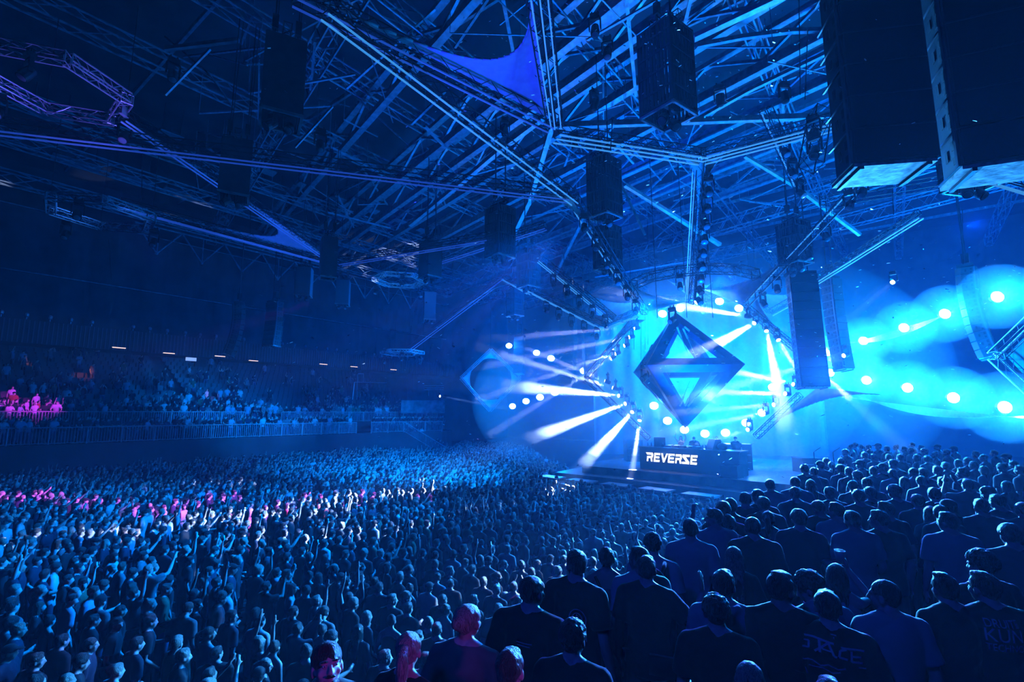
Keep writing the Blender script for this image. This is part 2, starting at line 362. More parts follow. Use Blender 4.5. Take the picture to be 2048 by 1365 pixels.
def place(meshes, loc, yaw, s, label, group=None, skin=0, shirt='black', pants='navy', hair='dark', cap='black', sy=1.0):
    r = bpy.data.objects.new('person', meshes['person']); C.objects.link(r); r.location = loc; r.rotation_euler = (0, 0, yaw); r.scale = (s*sy, s*sy, s); setm(r, SK[skin])
    for k, mt in (('shirt', CL[shirt]), ('trousers', CL[pants]), ('shoes', CL['shoe']), ('hair', HM[hair]), ('cap', CL[cap])):
        if k in meshes: c = bpy.data.objects.new(k, meshes[k]); C.objects.link(c); c.parent = r; setm(c, mt)
    return tag(r, label, 'person', group)
FOCUS = V((8.6, 26.5, 0))
def yaw_to(p, q=None):
    q = q or FOCUS; return math.atan2(-(q.x-p.x), q.y-p.y)
def stand_at(px, py, h, ground=PZ):
    """where someone of height h stands whose head top is seen at px, py"""
    p = atz(px, py, ground+h); return V((p.x, p.y, ground))
OCC = []
def prints(shirt_me, text, size, cx, cz, parent, P=None, col='print', align='CENTER', sx=1.0, extra=None):
    """lettering or lines laid onto the back of a shirt"""
    from mathutils.bvhtree import BVHTree
    bv = BVHTree.FromPolygons([v.co for v in shirt_me.vertices], [p.vertices[:] for p in shirt_me.polygons])
    m = MB()
    if text:
        cu = bpy.data.curves.new('t', 'FONT'); cu.body = text; cu.size = size; cu.align_x = align; cu.space_line = .95; cu.offset = .0; o = bpy.data.objects.new('t', cu); C.objects.link(o)
        dg = bpy.context.evaluated_depsgraph_get(); dg.update(); me = bpy.data.meshes.new_from_object(o.evaluated_get(dg)); bpy.data.objects.remove(o)
        bm = bmesh.new(); bm.from_mesh(me); bmesh.ops.triangulate(bm, faces=bm.faces[:])
        for _ in range(2):
            es = [e for e in bm.edges if e.calc_length() > .018]
            if es: bmesh.ops.subdivide_edges(bm, edges=es, cuts=1); bmesh.ops.triangulate(bm, faces=bm.faces[:])
        bm.verts.ensure_lookup_table(); m.add([(v.co.x*sx, 0, v.co.y) for v in bm.verts], [[v.index for v in f.verts] for f in bm.faces]); bm.free()
    for poly, w_ in (extra or []):
        for a, b_ in zip(poly, poly[1:]):
            a = V((a[0], 0, a[1])); b_ = V((b_[0], 0, b_[1])); n = max(1, int((b_-a).length/.02)); d = (b_-a); q = V((-d.z, 0, d.x)).normalized()*w_/2
            vs = []
            for i in range(n+1): c = a+d*(i/n); vs += [c+q, c-q]
            m.add(vs, [(2*i, 2*i+1, 2*i+3, 2*i+2) for i in range(n)])
    vv = []
    for v in m.v:
        x, z = cx+v[0], cz+v[2]; hit = bv.ray_cast(V((x, -1, z)), V((0, 1, 0)))[0]; y = hit.y if hit else -.1; vv.append((x, y-.004, z))
    m.v = vv; o = m.build('shirt_print', M['print'], parent); md = o.modifiers.new('t', 'SOLIDIFY'); md.thickness = .0015; return o
M['print'] = mat('pale_shirt_print', (.85, .88, .92), .8)
def cup(loc, label, s=1.0):
    m = MB(); n = 20; R0, R1, h = .033, .045, .115; vs = []; 
    for r, z in ((R0, 0), (R1, h), (R1-.003, h), (R0-.003, .004)):
        vs += [V((r*math.cos(2*math.pi*i/n), r*math.sin(2*math.pi*i/n), z)) for i in range(n)]
    fs = []
    for k in range(3): fs += [(k*n+i, k*n+(i+1) % n, (k+1)*n+(i+1) % n, (k+1)*n+i) for i in range(n)]
    fs += [tuple(range(n-1, -1, -1)), tuple(range(3*n, 4*n))]; m.add(vs, fs); m.tube((0, 0, h-.004), (0, 0, h), R1+.003, R1+.003, n)
    m = MB(); m.add(vs, fs); o = m.build('plastic_cup', M['cup'], smooth=True); o.location = loc; o.scale = (s,)*3; o.rotation_euler = (.05, .04, 0); return tag(o, label, 'cup')
M['cup'] = mat('milky_plastic_cup', (.75, .82, .85), .25, alpha=.75)
# ---- people near the viewer, each with a pose and clothes of their own
HERO = []
def hero(px, py, h, P, label, yaw=None, shirt='tee', sc='black', pants='long', pc='navy', hair='short', hc='dark', skin=0, vox=.009, off=None, cap=False, seed=None, sy=1.0, add=None, dy=0, prt=None):
    h *= .955
    p = stand_at(px, py, h)
    ms = person_meshes(P, shirt, pants, hair, vox, seed if seed is not None else int(px), cap=cap)
    y = (yaw_to(p) if yaw is None else yaw)+dy
    ov, H = P.headm(); hx = ov+H@V((0, .01, .19)); s = h/1.735
    q = Matrix.Rotation(y, 3, 'Z')@V((hx.x, hx.y, 0))*s; p = V((p.x-q.x, p.y-q.y, PZ))
    o = place(ms, p, y, s, label, None, skin, sc, pc, hc, sy=sy); HERO.append((o, P, ms)); OCC.append((p.x, p.y))
    if prt: prt(o, ms['shirt'])
    return o
def handpos(o, P, side, up=.02):
    sh, e, w_, d, c = armpts(P, side); d = V(d).normalized(); n = V((-side, .2, 0)); n = (n-d*n.dot(d)).normalized()
    return o.matrix_basis@(w_+d*.08+n*.045+V((0, 0, up-.05)))
def space_print(o, me):
    prints(me, None, 0, -.02, 1.40, o, extra=[
     ([(-.17, .045), (-.085, .05)], .012), ([(-.15, .02), (-.11, .02)], .01), ([(-.11, .022), (-.115, -.02), (-.155, -.022)], .011),
     ([(-.085, .05), (.02, .035)], .012), ([(-.055, .046), (-.058, -.03)], .014), ([(-.085, -.03), (-.01, .035)], .012), ([(-.01, .035), (.015, -.035), (.03, -.04)], .013), ([(-.045, -.005), (.005, -.012)], .009),
     ([(.085, .012), (.05, .005), (.04, -.035), (.085, -.045)], .013), ([(.055, .022), (.18, .005)], .011), ([(.11, .002), (.105, -.055), (.165, -.065)], .012), ([(.11, -.025), (.16, -.032)], .011),
     ([(.01, .08), (.04, .078)], .005), ([(.026, .098), (.024, .06)], .005),
     ([(-.15, -.1), (-.1, -.09), (-.06, -.11), (-.02, -.095), (.03, -.112), (.07, -.1)], .008), ([(-.12, -.13), (-.05, -.12), (0, -.14), (.04, -.128)], .007), ([(-.14, -.15), (-.13, -.19)], .007), ([(.14, -.09), (.18, -.095)], .008)])
def kun_print(o, me):
    prints(me, 'DRUITE', .072, -.02, 1.40, o, sx=.78); prints(me, 'KUN', .12, -.02, 1.31, o, sx=.85); prints(me, 'TECHNO', .066, -.02, 1.25, o, sx=.78)
def crest_print(o, me):
    c = [(.058*math.cos(t*.3), .075*math.sin(t*.3)) for t in range(22)]; c2 = [(.035*math.cos(t*.3), .05*math.sin(t*.3)) for t in range(22)]
    prints(me, 'PNTH', .045, .07, 1.12, o, extra=None); prints(me, None, 0, .07, 1.27, o, extra=[(c, .006), (c2, .005), ([(-.03, -.05), (0, .04), (.03, -.05)], .006), ([(-.02, -.01), (.02, -.01)], .005), ([(-.05, -.1), (-.02, -.085), (.02, -.1), (.05, -.088)], .007)])
def tiny_print(o, me): prints(me, None, 0, .02, 1.33, o, extra=[([(-.05, .012), (.05, .008)], .006), ([(-.045, -.005), (.04, -.01)], .006)])
Pn = Pose
P1 = Pn('down', 'cup', .03); a = hero(1652, 1177, 1.76, P1, 'broad man in black t-shirt printed SPACE across the back, front row', hair='short', dy=-.15, prt=space_print, skin=0, sy=1.08)
P2 = Pn('cup', 'down', .02, hy=.75); a2 = hero(1764, 1155, 1.8, P2, 'man in plain pale t-shirt with face turned to the left', sc='pale', hair='buzz', dy=.15)
P3 = Pn('down', 'fwd', .04, hy=-.15); a3 = hero(1884, 1143, 1.78, P3, 'short haired man in black t-shirt standing left of the man with the block print', hair='quiff', dy=.25)
P4 = Pn('down', 'down', .03, hy=.25); a4 = hero(1963, 1141, 1.8, P4, 'man in black t-shirt with pale block lettering on the right shoulder blade', hair='quiff', dy=.1, prt=kun_print, sy=1.06)
a5 = hero(1957, 1101, 1.8, Pn('down', 'cup', .05, hy=.3), 'man with big curly hair behind the two short haired men in black', hair='afro', dy=.2)
P6 = Pn('down', 'down', .02, hy=-.75, side=.03); a6 = hero(1560, 1141, 1.84, P6, 'man in dark t-shirt looking right with a pink lit cheek', hair='quiff', skin=1, sy=1.05)
a7 = hero(1606, 1139, 1.74, Pn('cup', 'down', .1, hy=.9, hp=-.35), 'curly haired person in pale top bending the head down to the left', sc='pale', hair='afro', dy=.3)
P8 = Pn('cup', 'phone', .0, hy=-.2, fem=True); a8 = hero(1672, 1124, 1.68, P8, 'woman with long wavy hair edged in pink, in a light top', sc='white', hair='long', hc='brown', shirt='tank', dy=-.3)
a9 = hero(1430, 1187, 1.74, Pn('down', 'down', .02, hy=.05), 'man with tousled hair in plain black t-shirt, seen straight from behind', hair='curly', sy=1.05)
a10 = hero(1446, 1135, 1.82, Pn('fwd', 'down', .04, hy=-.35), 'man in pale long sleeved hooded top behind the tousled haired man', sc='pale', shirt='hood', hair='short', hc='brown')
a11 = hero(1467, 1090, 1.7, Pn('down', 'cup', .03, hy=-.3, fem=True), 'woman with smooth blonde hair holding a cup', hair='long', hc='blonde', sc='black', shirt='tee')
a12 = hero(1504, 1031, 1.84, Pn('down', 'down', .02), 'tall man in dark shirt with closely cropped hair, shoulders square to us', hair='buzz', sy=1.05)
a13 = hero(1380, 1034, 1.86, Pn('down', 'down', .0), 'tall slim man in white shirt and dark trousers at the platform edge', sc='white', pc='black', hair='buzz')
a14 = hero(1426, 1015, 1.84, Pn('phone', 'down', .02, hy=1.1), 'bearded man in pale shirt looking left with hands raised to his chin', sc='white', hair='short', dy=.4)
a15 = hero(1459, 1029, 1.72, Pn('down', 'down', .02, hy=-.4, fem=True), 'woman in pale top with pink light on her shoulder beside the dark cropped man', sc='pale', hair='bun')
P16 = Pn('down', 'wave', .02, hy=-.1); a16 = hero(1293, 1108, 1.78, P16, 'man in black t-shirt and light trousers raising his right hand', hair='short', pc='khaki', dy=-.1)
a17 = hero(1213, 1092, 1.7, Pn('down', 'fwd', .0, hp=.1, fem=True), 'woman in crop top and wide trousers with a bag strap across her back', shirt='crop', sc='grey', hair='bun', pc='khaki', skin=1)
a18 = hero(1152, 1096, 1.86, Pn('down', 'down', .03, hy=.8), 'tall man in black t-shirt with a round crest printed on the back', hair='short', dy=-.25, prt=crest_print, sy=1.04)
P19 = Pn('down', 'cup', .05, hy=-.25); a19 = hero(1064, 1147, 1.8, P19, 'broad man with cropped hair in black t-shirt holding a clear cup', hair='buzz', dy=-.1, prt=tiny_print, sy=1.12)
a20 = hero(1146, 1237, 1.7, Pn('fwd', 'fwd', .03, hy=-.2), 'curly haired man in dark shirt, low in the middle foreground', hair='curly', dy=0, seed=9)
a21 = hero(1021, 1291, 1.72, Pn('down', 'down', .04), 'short haired head with a purple sheen cut by the bottom picture edge', hair='short', seed=4)
a22 = hero(936, 1204, 1.72, Pn('cup', 'down', .06, hy=-.2, fem=True), 'woman in pale loose top with blonde bun glowing pink', sc='grey', shirt='long', hair='lowbun', hc='blonde', dy=.1, sy=1.15)
a23 = hero(819, 1258, 1.68, Pn('fwd', 'fwd', .04, hy=.3, fem=True), 'woman with fair hair in a ponytail lit pink, at the bottom edge', sc='black', hair='pony', hc='blonde')
P24 = Pn('down', 'down', .0, hy=.1, hp=.32); p24 = stand_at(655, 1276, 1.78); a24 = hero(655, 1276, 1.78, P24, 'moustached man facing us with pink light on his face, at the bottom edge', yaw=yaw_to(p24, V((.3, 0, 0))), sc='grey', hair='short', vox=.0065)
a25 = hero(1276, 1090, 1.8, Pn('down', 'down', .03, hy=.7), 'dark haired man facing left behind the man with the raised hand', hair='short', sc='white', dy=.3, skin=1)
a26 = hero(1303, 1063, 1.78, Pn('fwd', 'fwd', .08, hy=.3, hp=-.2), 'man with dark curls wearing a dark backpack', hair='curly', sc='white')
a27 = hero(1497, 1318, 1.62, Pn('down', 'down', .02, fem=True), 'top of a blonde head edged in light blue at the bottom edge', hair='long', hc='blonde')
a28 = hero(1657, 1350, 1.62, Pn('down', 'down', .02, fem=True), 'second head top just showing at the bottom edge below the SPACE shirt', hair='short', hc='brown')
# moustache, brows and eyes of the man facing us
o_, H_ = P24.headm(); hc_ = o_+H_@V((0, .012, .098)); m = MB()
m.ell(hc_+H_@(V((0, .098, -.038))*HS), .028, .01, .008, 12, 6, 0, H_); c = m.build('moustache', HM['dark'], a24, smooth=True)
for s in (-1, 1):
    m = MB(); m.ell(hc_+H_@(V((.031*s, .086, .034))*HS), .02, .008, .005, 10, 6, 0, H_); m.build('eyebrow', HM['dark'], a24, smooth=True)
    m = MB(); m.ell(hc_+H_@(V((.031*s, .078, .014))*HS), .0115, .0115, .008, 10, 8, 0, H_); m.ell(hc_+H_@(V((.031*s, .0865, .014))*HS), .0045, .004, .0045, 8, 6, 1, H_); m.build('eye', [mat('eye_white', (.7, .7, .7), .2), M['black']], a24, smooth=True)
m = MB(); m.ell(hc_+H_@(V((0, .035, -.075))*HS), .053, .052, .04, 14, 10, 0, H_); m.build('beard', HM['dark'], a24, smooth=True)
# things they carry
def local_thing(m, name, mt, o, label, cat):
    q = m.build(name, mt, smooth=True); q.matrix_basis = o.matrix_basis.copy(); return tag(q, label, cat)
m = MB()
pts = [(-.1, -.115, 1.47), (-.04, -.128, 1.36), (.05, -.125, 1.22), (.14, -.1, 1.08), (.19, -.05, .97)]
m.path([V(p) for p in pts], .014, 6); m.box((.2, .02, .9), .12, .2, .16); local_thing(m, 'crossbody_bag', CL['black'], a17, 'dark bag strap and small bag worn by the woman in the crop top', 'bag')
m = MB(); m.ell((0, -.24, 1.25), .16, .1, .24, 18, 14); m.ell((0, -.31, 1.14), .12, .05, .12, 14, 10)
for s in (-1, 1): m.path([V((.09*s, -.18, 1.42)), V((.11*s, -.06, 1.49)), V((.12*s, .12, 1.38)), V((.14*s, .08, 1.15)), V((.12*s, -.16, 1.08))], .02, 6)
local_thing(m, 'backpack', CL['black'], a26, 'dark backpack worn by the man with dark curls', 'backpack')
m = MB(); m.path([V((-.2, -.06, 1.0)), V((.05, -.15, 1.02)), V((.2, -.08, .97))], .012, 6); m.box((.13, -.17, .97), .2, .07, .13); local_thing(m, 'waist_bag', CL['black'], a16, 'small black waist bag on the man with the raised hand', 'bag')
cup(handpos(a19, P19, 1), 'clear plastic cup held up by the broad cropped man')
cup(handpos(a11, HERO[10][1], 1), 'clear plastic cup held by the blonde woman')
cup(handpos(a8, P8, 1), 'clear plastic cup raised beside the long haired woman')
cup(handpos(a2, P2, -1), 'clear plastic cup held low by the man in the pale t-shirt')
cup(handpos(a5, HERO[4][1], 1), 'clear plastic cup between the two short haired men in black')
cup(handpos(a, P1, 1), 'clear plastic cup held in front of the SPACE shirt man')
# ---- shared shapes for everybody further off
TPL = {}
def tpl(name, P, **k): TPL[name] = (person_meshes(P, vox=.017, **k), P)
tpl('m_short', Pn('down', 'fwd', .03), hair='short'); tpl('m_left', Pn('down', 'down', .03, hy=.7), hair='quiff'); tpl('m_right', Pn('fwd', 'down', .03, hy=-.7), hair='short')
tpl('m_buzz', Pn('cup', 'down', .02), hair='buzz'); tpl('m_curly', Pn('down', 'cup', .04, hp=-.1), hair='curly'); tpl('m_cap', Pn('down', 'down', .03, hy=.3), hair='short', cap=True)
tpl('m_hood', Pn('fwd', 'fwd', .05), shirt='hood', hair='short'); tpl('m_up', Pn('down', 'up', -.03, hp=.15), hair='short'); tpl('m_phone', Pn('phone', 'phone', -.02, hp=.1), hair='short'); tpl('m_down', Pn('cup', 'fwd', .06, hp=-.45, hy=.3), hair='short')
tpl('f_long', Pn('down', 'fwd', .02, fem=True), hair='long'); tpl('f_bun', Pn('cup', 'down', .0, hy=.4, fem=True), hair='bun', shirt='tank'); tpl('f_pony', Pn('down', 'down', .02, hy=-.5, fem=True), hair='pony'); tpl('f_up', Pn('up', 'up', -.04, hp=.2, fem=True), hair='long', shirt='tank')
tpl('m_point', Pn('down', 'point', -.02, hp=.1), hair='short'); tpl('m_rail', Pn('rail', 'rail', .18, hp=-.1), hair='short'); tpl('f_rail', Pn('rail', 'fold', .15, hy=.2, fem=True), hair='long')
HG = {k: (1.72 if k[0] == 'f' else 1.8) for k in TPL}
DESC = {'m_short': 'short haired man facing the stage', 'm_left': 'man with head turned to the left', 'm_right': 'man with head turned to the right', 'm_buzz': 'man with closely cropped hair', 'm_curly': 'curly haired man', 'm_cap': 'man in a cap', 'm_hood': 'man in a hooded top', 'm_up': 'man stretching one arm straight up', 'm_phone': 'man with both hands at face height', 'm_down': 'man looking down', 'f_long': 'woman with long hair', 'f_bun': 'woman with her hair in a bun', 'f_pony': 'woman with a ponytail', 'f_up': 'woman stretching both arms up', 'm_point': 'man reaching a hand forward and up', 'm_rail': 'man leaning on the rail', 'f_rail': 'woman leaning on the rail'}
COLN = {'black': 'black', 'navy': 'dark', 'grey': 'grey', 'white': 'white', 'pale': 'pale blue', 'red': 'red', 'green': 'dark green'}
# everybody else: one crowd
MI = {}; mats_ = []
def mi(m_):
    if m_.name not in MI: MI[m_.name] = len(mats_); mats_.append(m_)
    return MI[m_.name]
LOW = {}
for t in TPL:
    ms, P = TPL[t]; LOW[t] = []
    for lod, ratio in ((0, 1.0), (1, .4)):
        Vs = []; Fs = []; Ks = []; off = 0
        for part, me in ms.items():
            o = bpy.data.objects.new('tmp', me); C.objects.link(o); md = o.modifiers.new('d', 'DECIMATE')
            tgt = {'person': 420, 'shirt': 150, 'trousers': 90, 'shoes': 40, 'hair': 90, 'cap': 50}[part]*ratio; md.ratio = min(1, tgt*2.0/max(1, len(me.polygons)*2))
            dg = bpy.context.evaluated_depsgraph_get(); dg.update(); ev = bpy.data.meshes.new_from_object(o.evaluated_get(dg)); bpy.data.objects.remove(o)
            ev.calc_loop_triangles(); n = len(ev.vertices); co = np.empty(n*3, 'f'); ev.vertices.foreach_get('co', co); tr = np.empty(len(ev.loop_triangles)*3, 'i'); ev.loop_triangles.foreach_get('vertices', tr)
            Vs.append(co.reshape(-1, 3)); Fs.append(tr.reshape(-1, 3)+off); Ks.append(np.full(len(tr)//3, ['person', 'shirt', 'trousers', 'shoes', 'hair', 'cap'].index(part))); off += n; bpy.data.meshes.remove(ev)
        LOW[t].append((np.concatenate(Vs), np.concatenate(Fs), np.concatenate(Ks)))
def volume_mat(name, dens, col, g=.15):
    m = bpy.data.materials.new(name); m.use_nodes = True; nt = m.node_tree
    nt.nodes.remove(nt.nodes['Principled BSDF'])
    s = nt.nodes.new('ShaderNodeVolumeScatter'); s.inputs['Color'].default_value = (*col, 1); s.inputs['Density'].default_value = dens; s.inputs['Anisotropy'].default_value = g
    nt.links.new(s.outputs[0], nt.nodes['Material Output'].inputs['Volume']); return m
b = MB(); b.box((0, 45, 15), 150, 110, 31.5)
hz = b.build('haze', volume_mat('thin_haze', .0021, (.3, .58, 1))); tag(hz, 'thin theatrical haze filling the whole arena', 'haze', kind='stuff')
b = MB(); b.ell((0, 0, 0), 1, nu=32, nv=20); sm_ = b.build('smoke', volume_mat('stage_smoke', .008, (.95, .97, 1)), smooth=True)
def smoke(loc, sc, dens=None, label='smoke'):
    o = sm_ if sm_.get('label') is None else sm_.copy()
    if o is not sm_: C.objects.link(o)
    if dens is not None:
        k = 'smoke_%g' % dens
        if k not in M: M[k] = volume_mat('smoke_puff', dens, (.95, .97, 1))
        o.material_slots[0].link = 'OBJECT'; o.material_slots[0].material = M[k]
    o.location = loc; o.scale = sc; return tag(o, label, 'smoke', kind='stuff')
smoke(at(1400, 750, 30), (14, 8, 8), .010, 'thin outer smoke hanging around the stage')
smoke(at(1390, 750, 31), (10.5, 5.5, 6.8), .03, 'thick inner smoke around the octahedron')
smoke(at(1390, 755, 26), (8.5, 2.2, 5.2), .014, 'thin smoke layer in which the beams in front of the stage show')
smoke(at(1120, 800, 29.5), (5.2, 3.5, 4.2), .075, 'cloud of smoke rolling left of the stage')
def struct(o): o['kind'] = 'structure'; return o
def quadbox(mb, u0, u1, v0, v1, z0, z1, mi=0):
    mb.prism([uv(u0, v0), uv(u1, v0), uv(u1, v1), uv(u0, v1)], z0, z1, mi)
def sbox(name, m, *a):
    b = MB(); quadbox(b, *a); return struct(b.build(name, m))
sbox('floor', M['floor'], -66, 34, -14, 90, -.3, 0)
sbox('ceiling', M['wall'], -66, 34, -14, 90, 29.3, 29.6)
sbox('wall_back', M['wall'], -66, 34, 84, 84.5, 0, 29.3)
sbox('wall_right', M['wall'], 33, 33.5, -14, 84, 0, 29.3)
sbox('wall_behind_viewer', M['wall'], -66, 34, -14.5, -14, 0, 29.3)
sbox('wall_left', M['wall'], -66.5, -66, -14, 84, 0, 29.3)
# raised standing platform under the viewer
PZ = 2.3
pb = MB(); pb.prism([uv(-2.25, -4), uv(12, -4), uv(12, 26), uv(4, 26), uv(-1.95, 19.5)], .0, PZ)
tag(pb.build('standing_platform', M['platform']), 'raised dark standing platform carrying the audience beside the floor', 'platform')
# ---- left tribune
b = MB(); quadbox(b, -48.2, -44, -8, 32.4, 0, 3.1)
for i in range(14): quadbox(b, -50.0-.95*i-.95, -50.0-.95*i, -8, 47, 0, 4.4+.48*i)
quadbox(b, -50.0, -48.2, -8, 47, 0, 4.2)
quadbox(b, -66, -63.3, -8, 60, 0, 10.7)
struct(b.build('wall_tribune', M['wall']))
c0 = uv(-44, 32.4); c1 = at(808, 860, 55.5); c1.z = 0; c2 = at(884, 860, 57.5); c2.z = 0
b = MB(); back = [uv(-48.2, 32.4), c0, c1, c2, c2+V((.5, 5, 0)), uv(-48.2, 47)]; b.prism([back[1], back[2], back[3], back[4], back[5], back[0]], 0, 3.1)
struct(b.build('wall_tribune_end', M['wall']))
# upper tier: ribbed fascia, soffit and black-out curtains
b = MB(); quadbox(b, -63.5, -60.2, -8, 62, 11.2, 13.3); struct(b.build('wall_upper_tier', M['curtain']))
b = MB(); v = -8
while v < 62:
    quadbox(b, -60.2, -60.12, v, v+.09, 11.25, 13.25); v += .32
struct(b.build('trim_1', mat('dull_ribbed_cladding', (.16, .16, .18), .6)))
b = MB(); n = 140
pts = [uv(-61.2+.28*math.sin(i*.9)+.12*math.sin(i*2.3), -8+70*i/n) for i in range(n+1)]
poly = pts+[p+U*-.35 for p in reversed(pts)]
vs = [(p.x, p.y, z) for z in (13.3, 23.6) for p in pts]; b.add(vs, [(i, i+1, n+2+i, n+1+i) for i in range(n)])
vs2 = [(p.x-U.x*.1, p.y-U.y*.1, z) for z in (13.3, 23.6) for p in pts]; b.add(vs2, [(n+1+i, n+2+i, i+1, i) for i in range(n)])
tag(b.build('blackout_curtain', M['curtain'], smooth=True), 'long dark curtain closing off the upper tier on the left', 'curtain')
b = MB(); b.tube(uv(-60.6, -8, 17.6), uv(-60.6, 60, 17.6), .06); b.tube(uv(-60.4, -8, 23.4), uv(-60.4, 60, 23.4), .05)
tag(b.build('curtain_rail', M['steel']), 'thin rail running across the dark curtain of the upper tier', 'rail')
for k, v in enumerate((11.5, 22, 33, 43.5, 53)):
    b = MB(); quadbox(b, -61.9, -60.9, v, v+1.1, 9.5, 11.2); quadbox(b, -61.9, -60.9, v, v+1.1, 4, 9.5)
    struct(b.build('wall_column', M['wall']))
# strip lamps under the soffit
for k, (px, py) in enumerate([(338, 707), (440, 713), (507, 722), (647, 729), (708, 734), (787, 740), (238, 696)]):
    p = atz(px, py, 11.1); b = MB(); b.box((0, 0, 0), 1.0, .14, .07); b.box((0, 0, .06), 1.1, .2, .05, 1)
    o = b.build('strip_light', [M['warm'], M['dark']]); o.location = p; o.rotation_euler = (0, 0, .9)
    tag(o, 'small lit strip lamp under the upper tier soffit', 'light', 'strip lamps under the upper tier')
b = MB(); b.box((0, 0, 0), .9, .08, .32); o = b.build('exit_sign', M['signg']); o.location = atz(382, 719, 10.2); o.rotation_euler = (0, 0, .9); tag(o, 'tiny pale lit sign on the wall behind the tribune', 'sign')
# ---- railings
def railing(a, bb, z, h=1.05, step=.13, label='', post=2.0, z2=None, group=None):
    a = V((a.x, a.y, 0)); bb = V((bb.x, bb.y, 0)); L = (bb-a).length; z2 = z if z2 is None else z2
    def P(t, q=0): p = a.lerp(bb, t); return V((p.x, p.y, z+(z2-z)*t+q))
    r = empty('railing', P(0), label, 'railing', group); inv = -V(P(0))
    m = MB(); m.tube(P(0, h), P(1, h), .04); m.tube(P(0, .08), P(1, .08), .025)
    n = int(L/step)
    for i in range(n+1): m.tube(P(i/n, .08), P(i/n, h), .02, n=4, cap=False)
    m.v = [tuple(V(x)+inv) for x in m.v]; m.build('balusters', M['fence'], r)
    k = max(1, round(L/post))
    for i in range(k+1):
        m = MB(); m.bar(P(i/k, -.05), P(i/k, h+.02), .07, .05); m.v = [tuple(V(x)+inv) for x in m.v]; m.build('post', M['fence'], r)
    return r
railing(uv(-44.1, -2), uv(-44.1, 31.2), 3.1, 1.1, .16, 'long front railing of barred metal along the tribune edge')
railing(uv(-48.3, 4), uv(-48.3, 22.0), 4.2, 1.05, .16, 'second railing of barred metal behind the front row, left part')
railing(uv(-48.3, 25.5), uv(-48.3, 46.5), 4.2, 1.05, .16, 'second railing of barred metal behind the front row, near the far end')
railing(c0+V((.4, .2, 0)), c1, 3.1, 1.1, .16, 'short railing at the end of the tribune above the corner')
railing(c1+V((.2, 1.2, 0)), c2, 3.1, 1.1, .16, 'railing at the far end of the tribune beside the stairs')
# stairs down to the floor
sa = c1.copy(); sb = at(884, 905, 56.5); sd = (V((sb.x, sb.y, 0))-sa)
se = sa+sd*1.15
b = MB(); n = 16; side = V((-sd.y, sd.x, 0)).normalized()*1.8
if side.y < 0: side = -side
for i in range(n):
    p = sa.lerp(se, i/n); q = sa.lerp(se, (i+1)/n); b.prism([p, q, q+side, p+side], 0, 3.1*(1-(i+.5)/n))
tag(b.build('staircase', M['wall']), 'staircase going down from the tribune end to the floor', 'stairs')
railing(sa+V((0, -.05, 0)), se+V((0, -.05, 0)), 3.1, 1.1, .16, 'sloping stair railing going down from the tribune', z2=0.15)
# thin barrier line on the floor in front of the tribune wall
b = MB(); b.tube(uv(-43.2, 2, 1.15), uv(-43.2, 31, 1.15), .02)
r = empty('cable_barrier', uv(-43.2, 2), 'low barrier with slim posts along the foot of the tribune wall', 'barrier')
b.v = [tuple(V(x)-uv(-43.2, 2)) for x in b.v]; b.build('rope', M['fence'], r)
for i in range(13):
    m = MB(); m.tube(uv(-43.2, 2+i*2.4)-uv(-43.2, 2), uv(-43.2, 2+i*2.4, 1.2)-uv(-43.2, 2), .035); m.build('post', M['fence'], r)
# seats on the rake
def seat_mb():
    m = MB(); m.box((0, 0, .42), .45, .4, .06); m.box((0, -.2, .68), .45, .06, .5); m.box((0, -.05, .2), .1, .1, .4); return m
sm = seat_mb(); b = MB(); srnd = random.Random(3)
ROT = Matrix((U, W, V((0, 0, 1)))).transposed()@Matrix.Rotation(math.pi/2*-1, 3, 'Z')
for i in range(1, 14):
    v = -4
    while v < 46:
        if int(v/9) % 2 or (v % 9) > 1.2:
            base = uv(-50.0-.95*i-.55, v, 4.4+.48*i); vs = [base+ROT@V(x) for x in sm.v]; b.add(vs, sm.f)
        v += .56
tag(b.build('folding_seats', mat('dark_seat_plastic', (.05, .05, .06), .45)), 'rows of empty folding seats on the raked tribune', 'seats', kind='stuff')
# concourse wall lamps on top of the ribbed fascia
def mini_lamp():
    m = MB(); m.tube((0, 0, 0), (0, 0, .25), .04); m.box((0, 0, .32), .28, .12, .1); m.ell((.0, 0, .45), .17, .17, .2, 8, 6); return m
ml = mini_lamp().build('moving_light', M['alu']); K = 0
for i, v in enumerate(np.arange(3.5, 58, 1.55)):
    if i % 9 == 7: continue
    o = ml if K == 0 else ml.copy()
    if K: C.objects.link(o)
    K += 1; o.location = uv(-60.5, float(v)+srnd.uniform(-.1, .1), 13.3)
    tag(o, 'small lamp standing on top of the ribbed upper tier fascia', 'spotlight', 'lamps along the upper tier fascia')
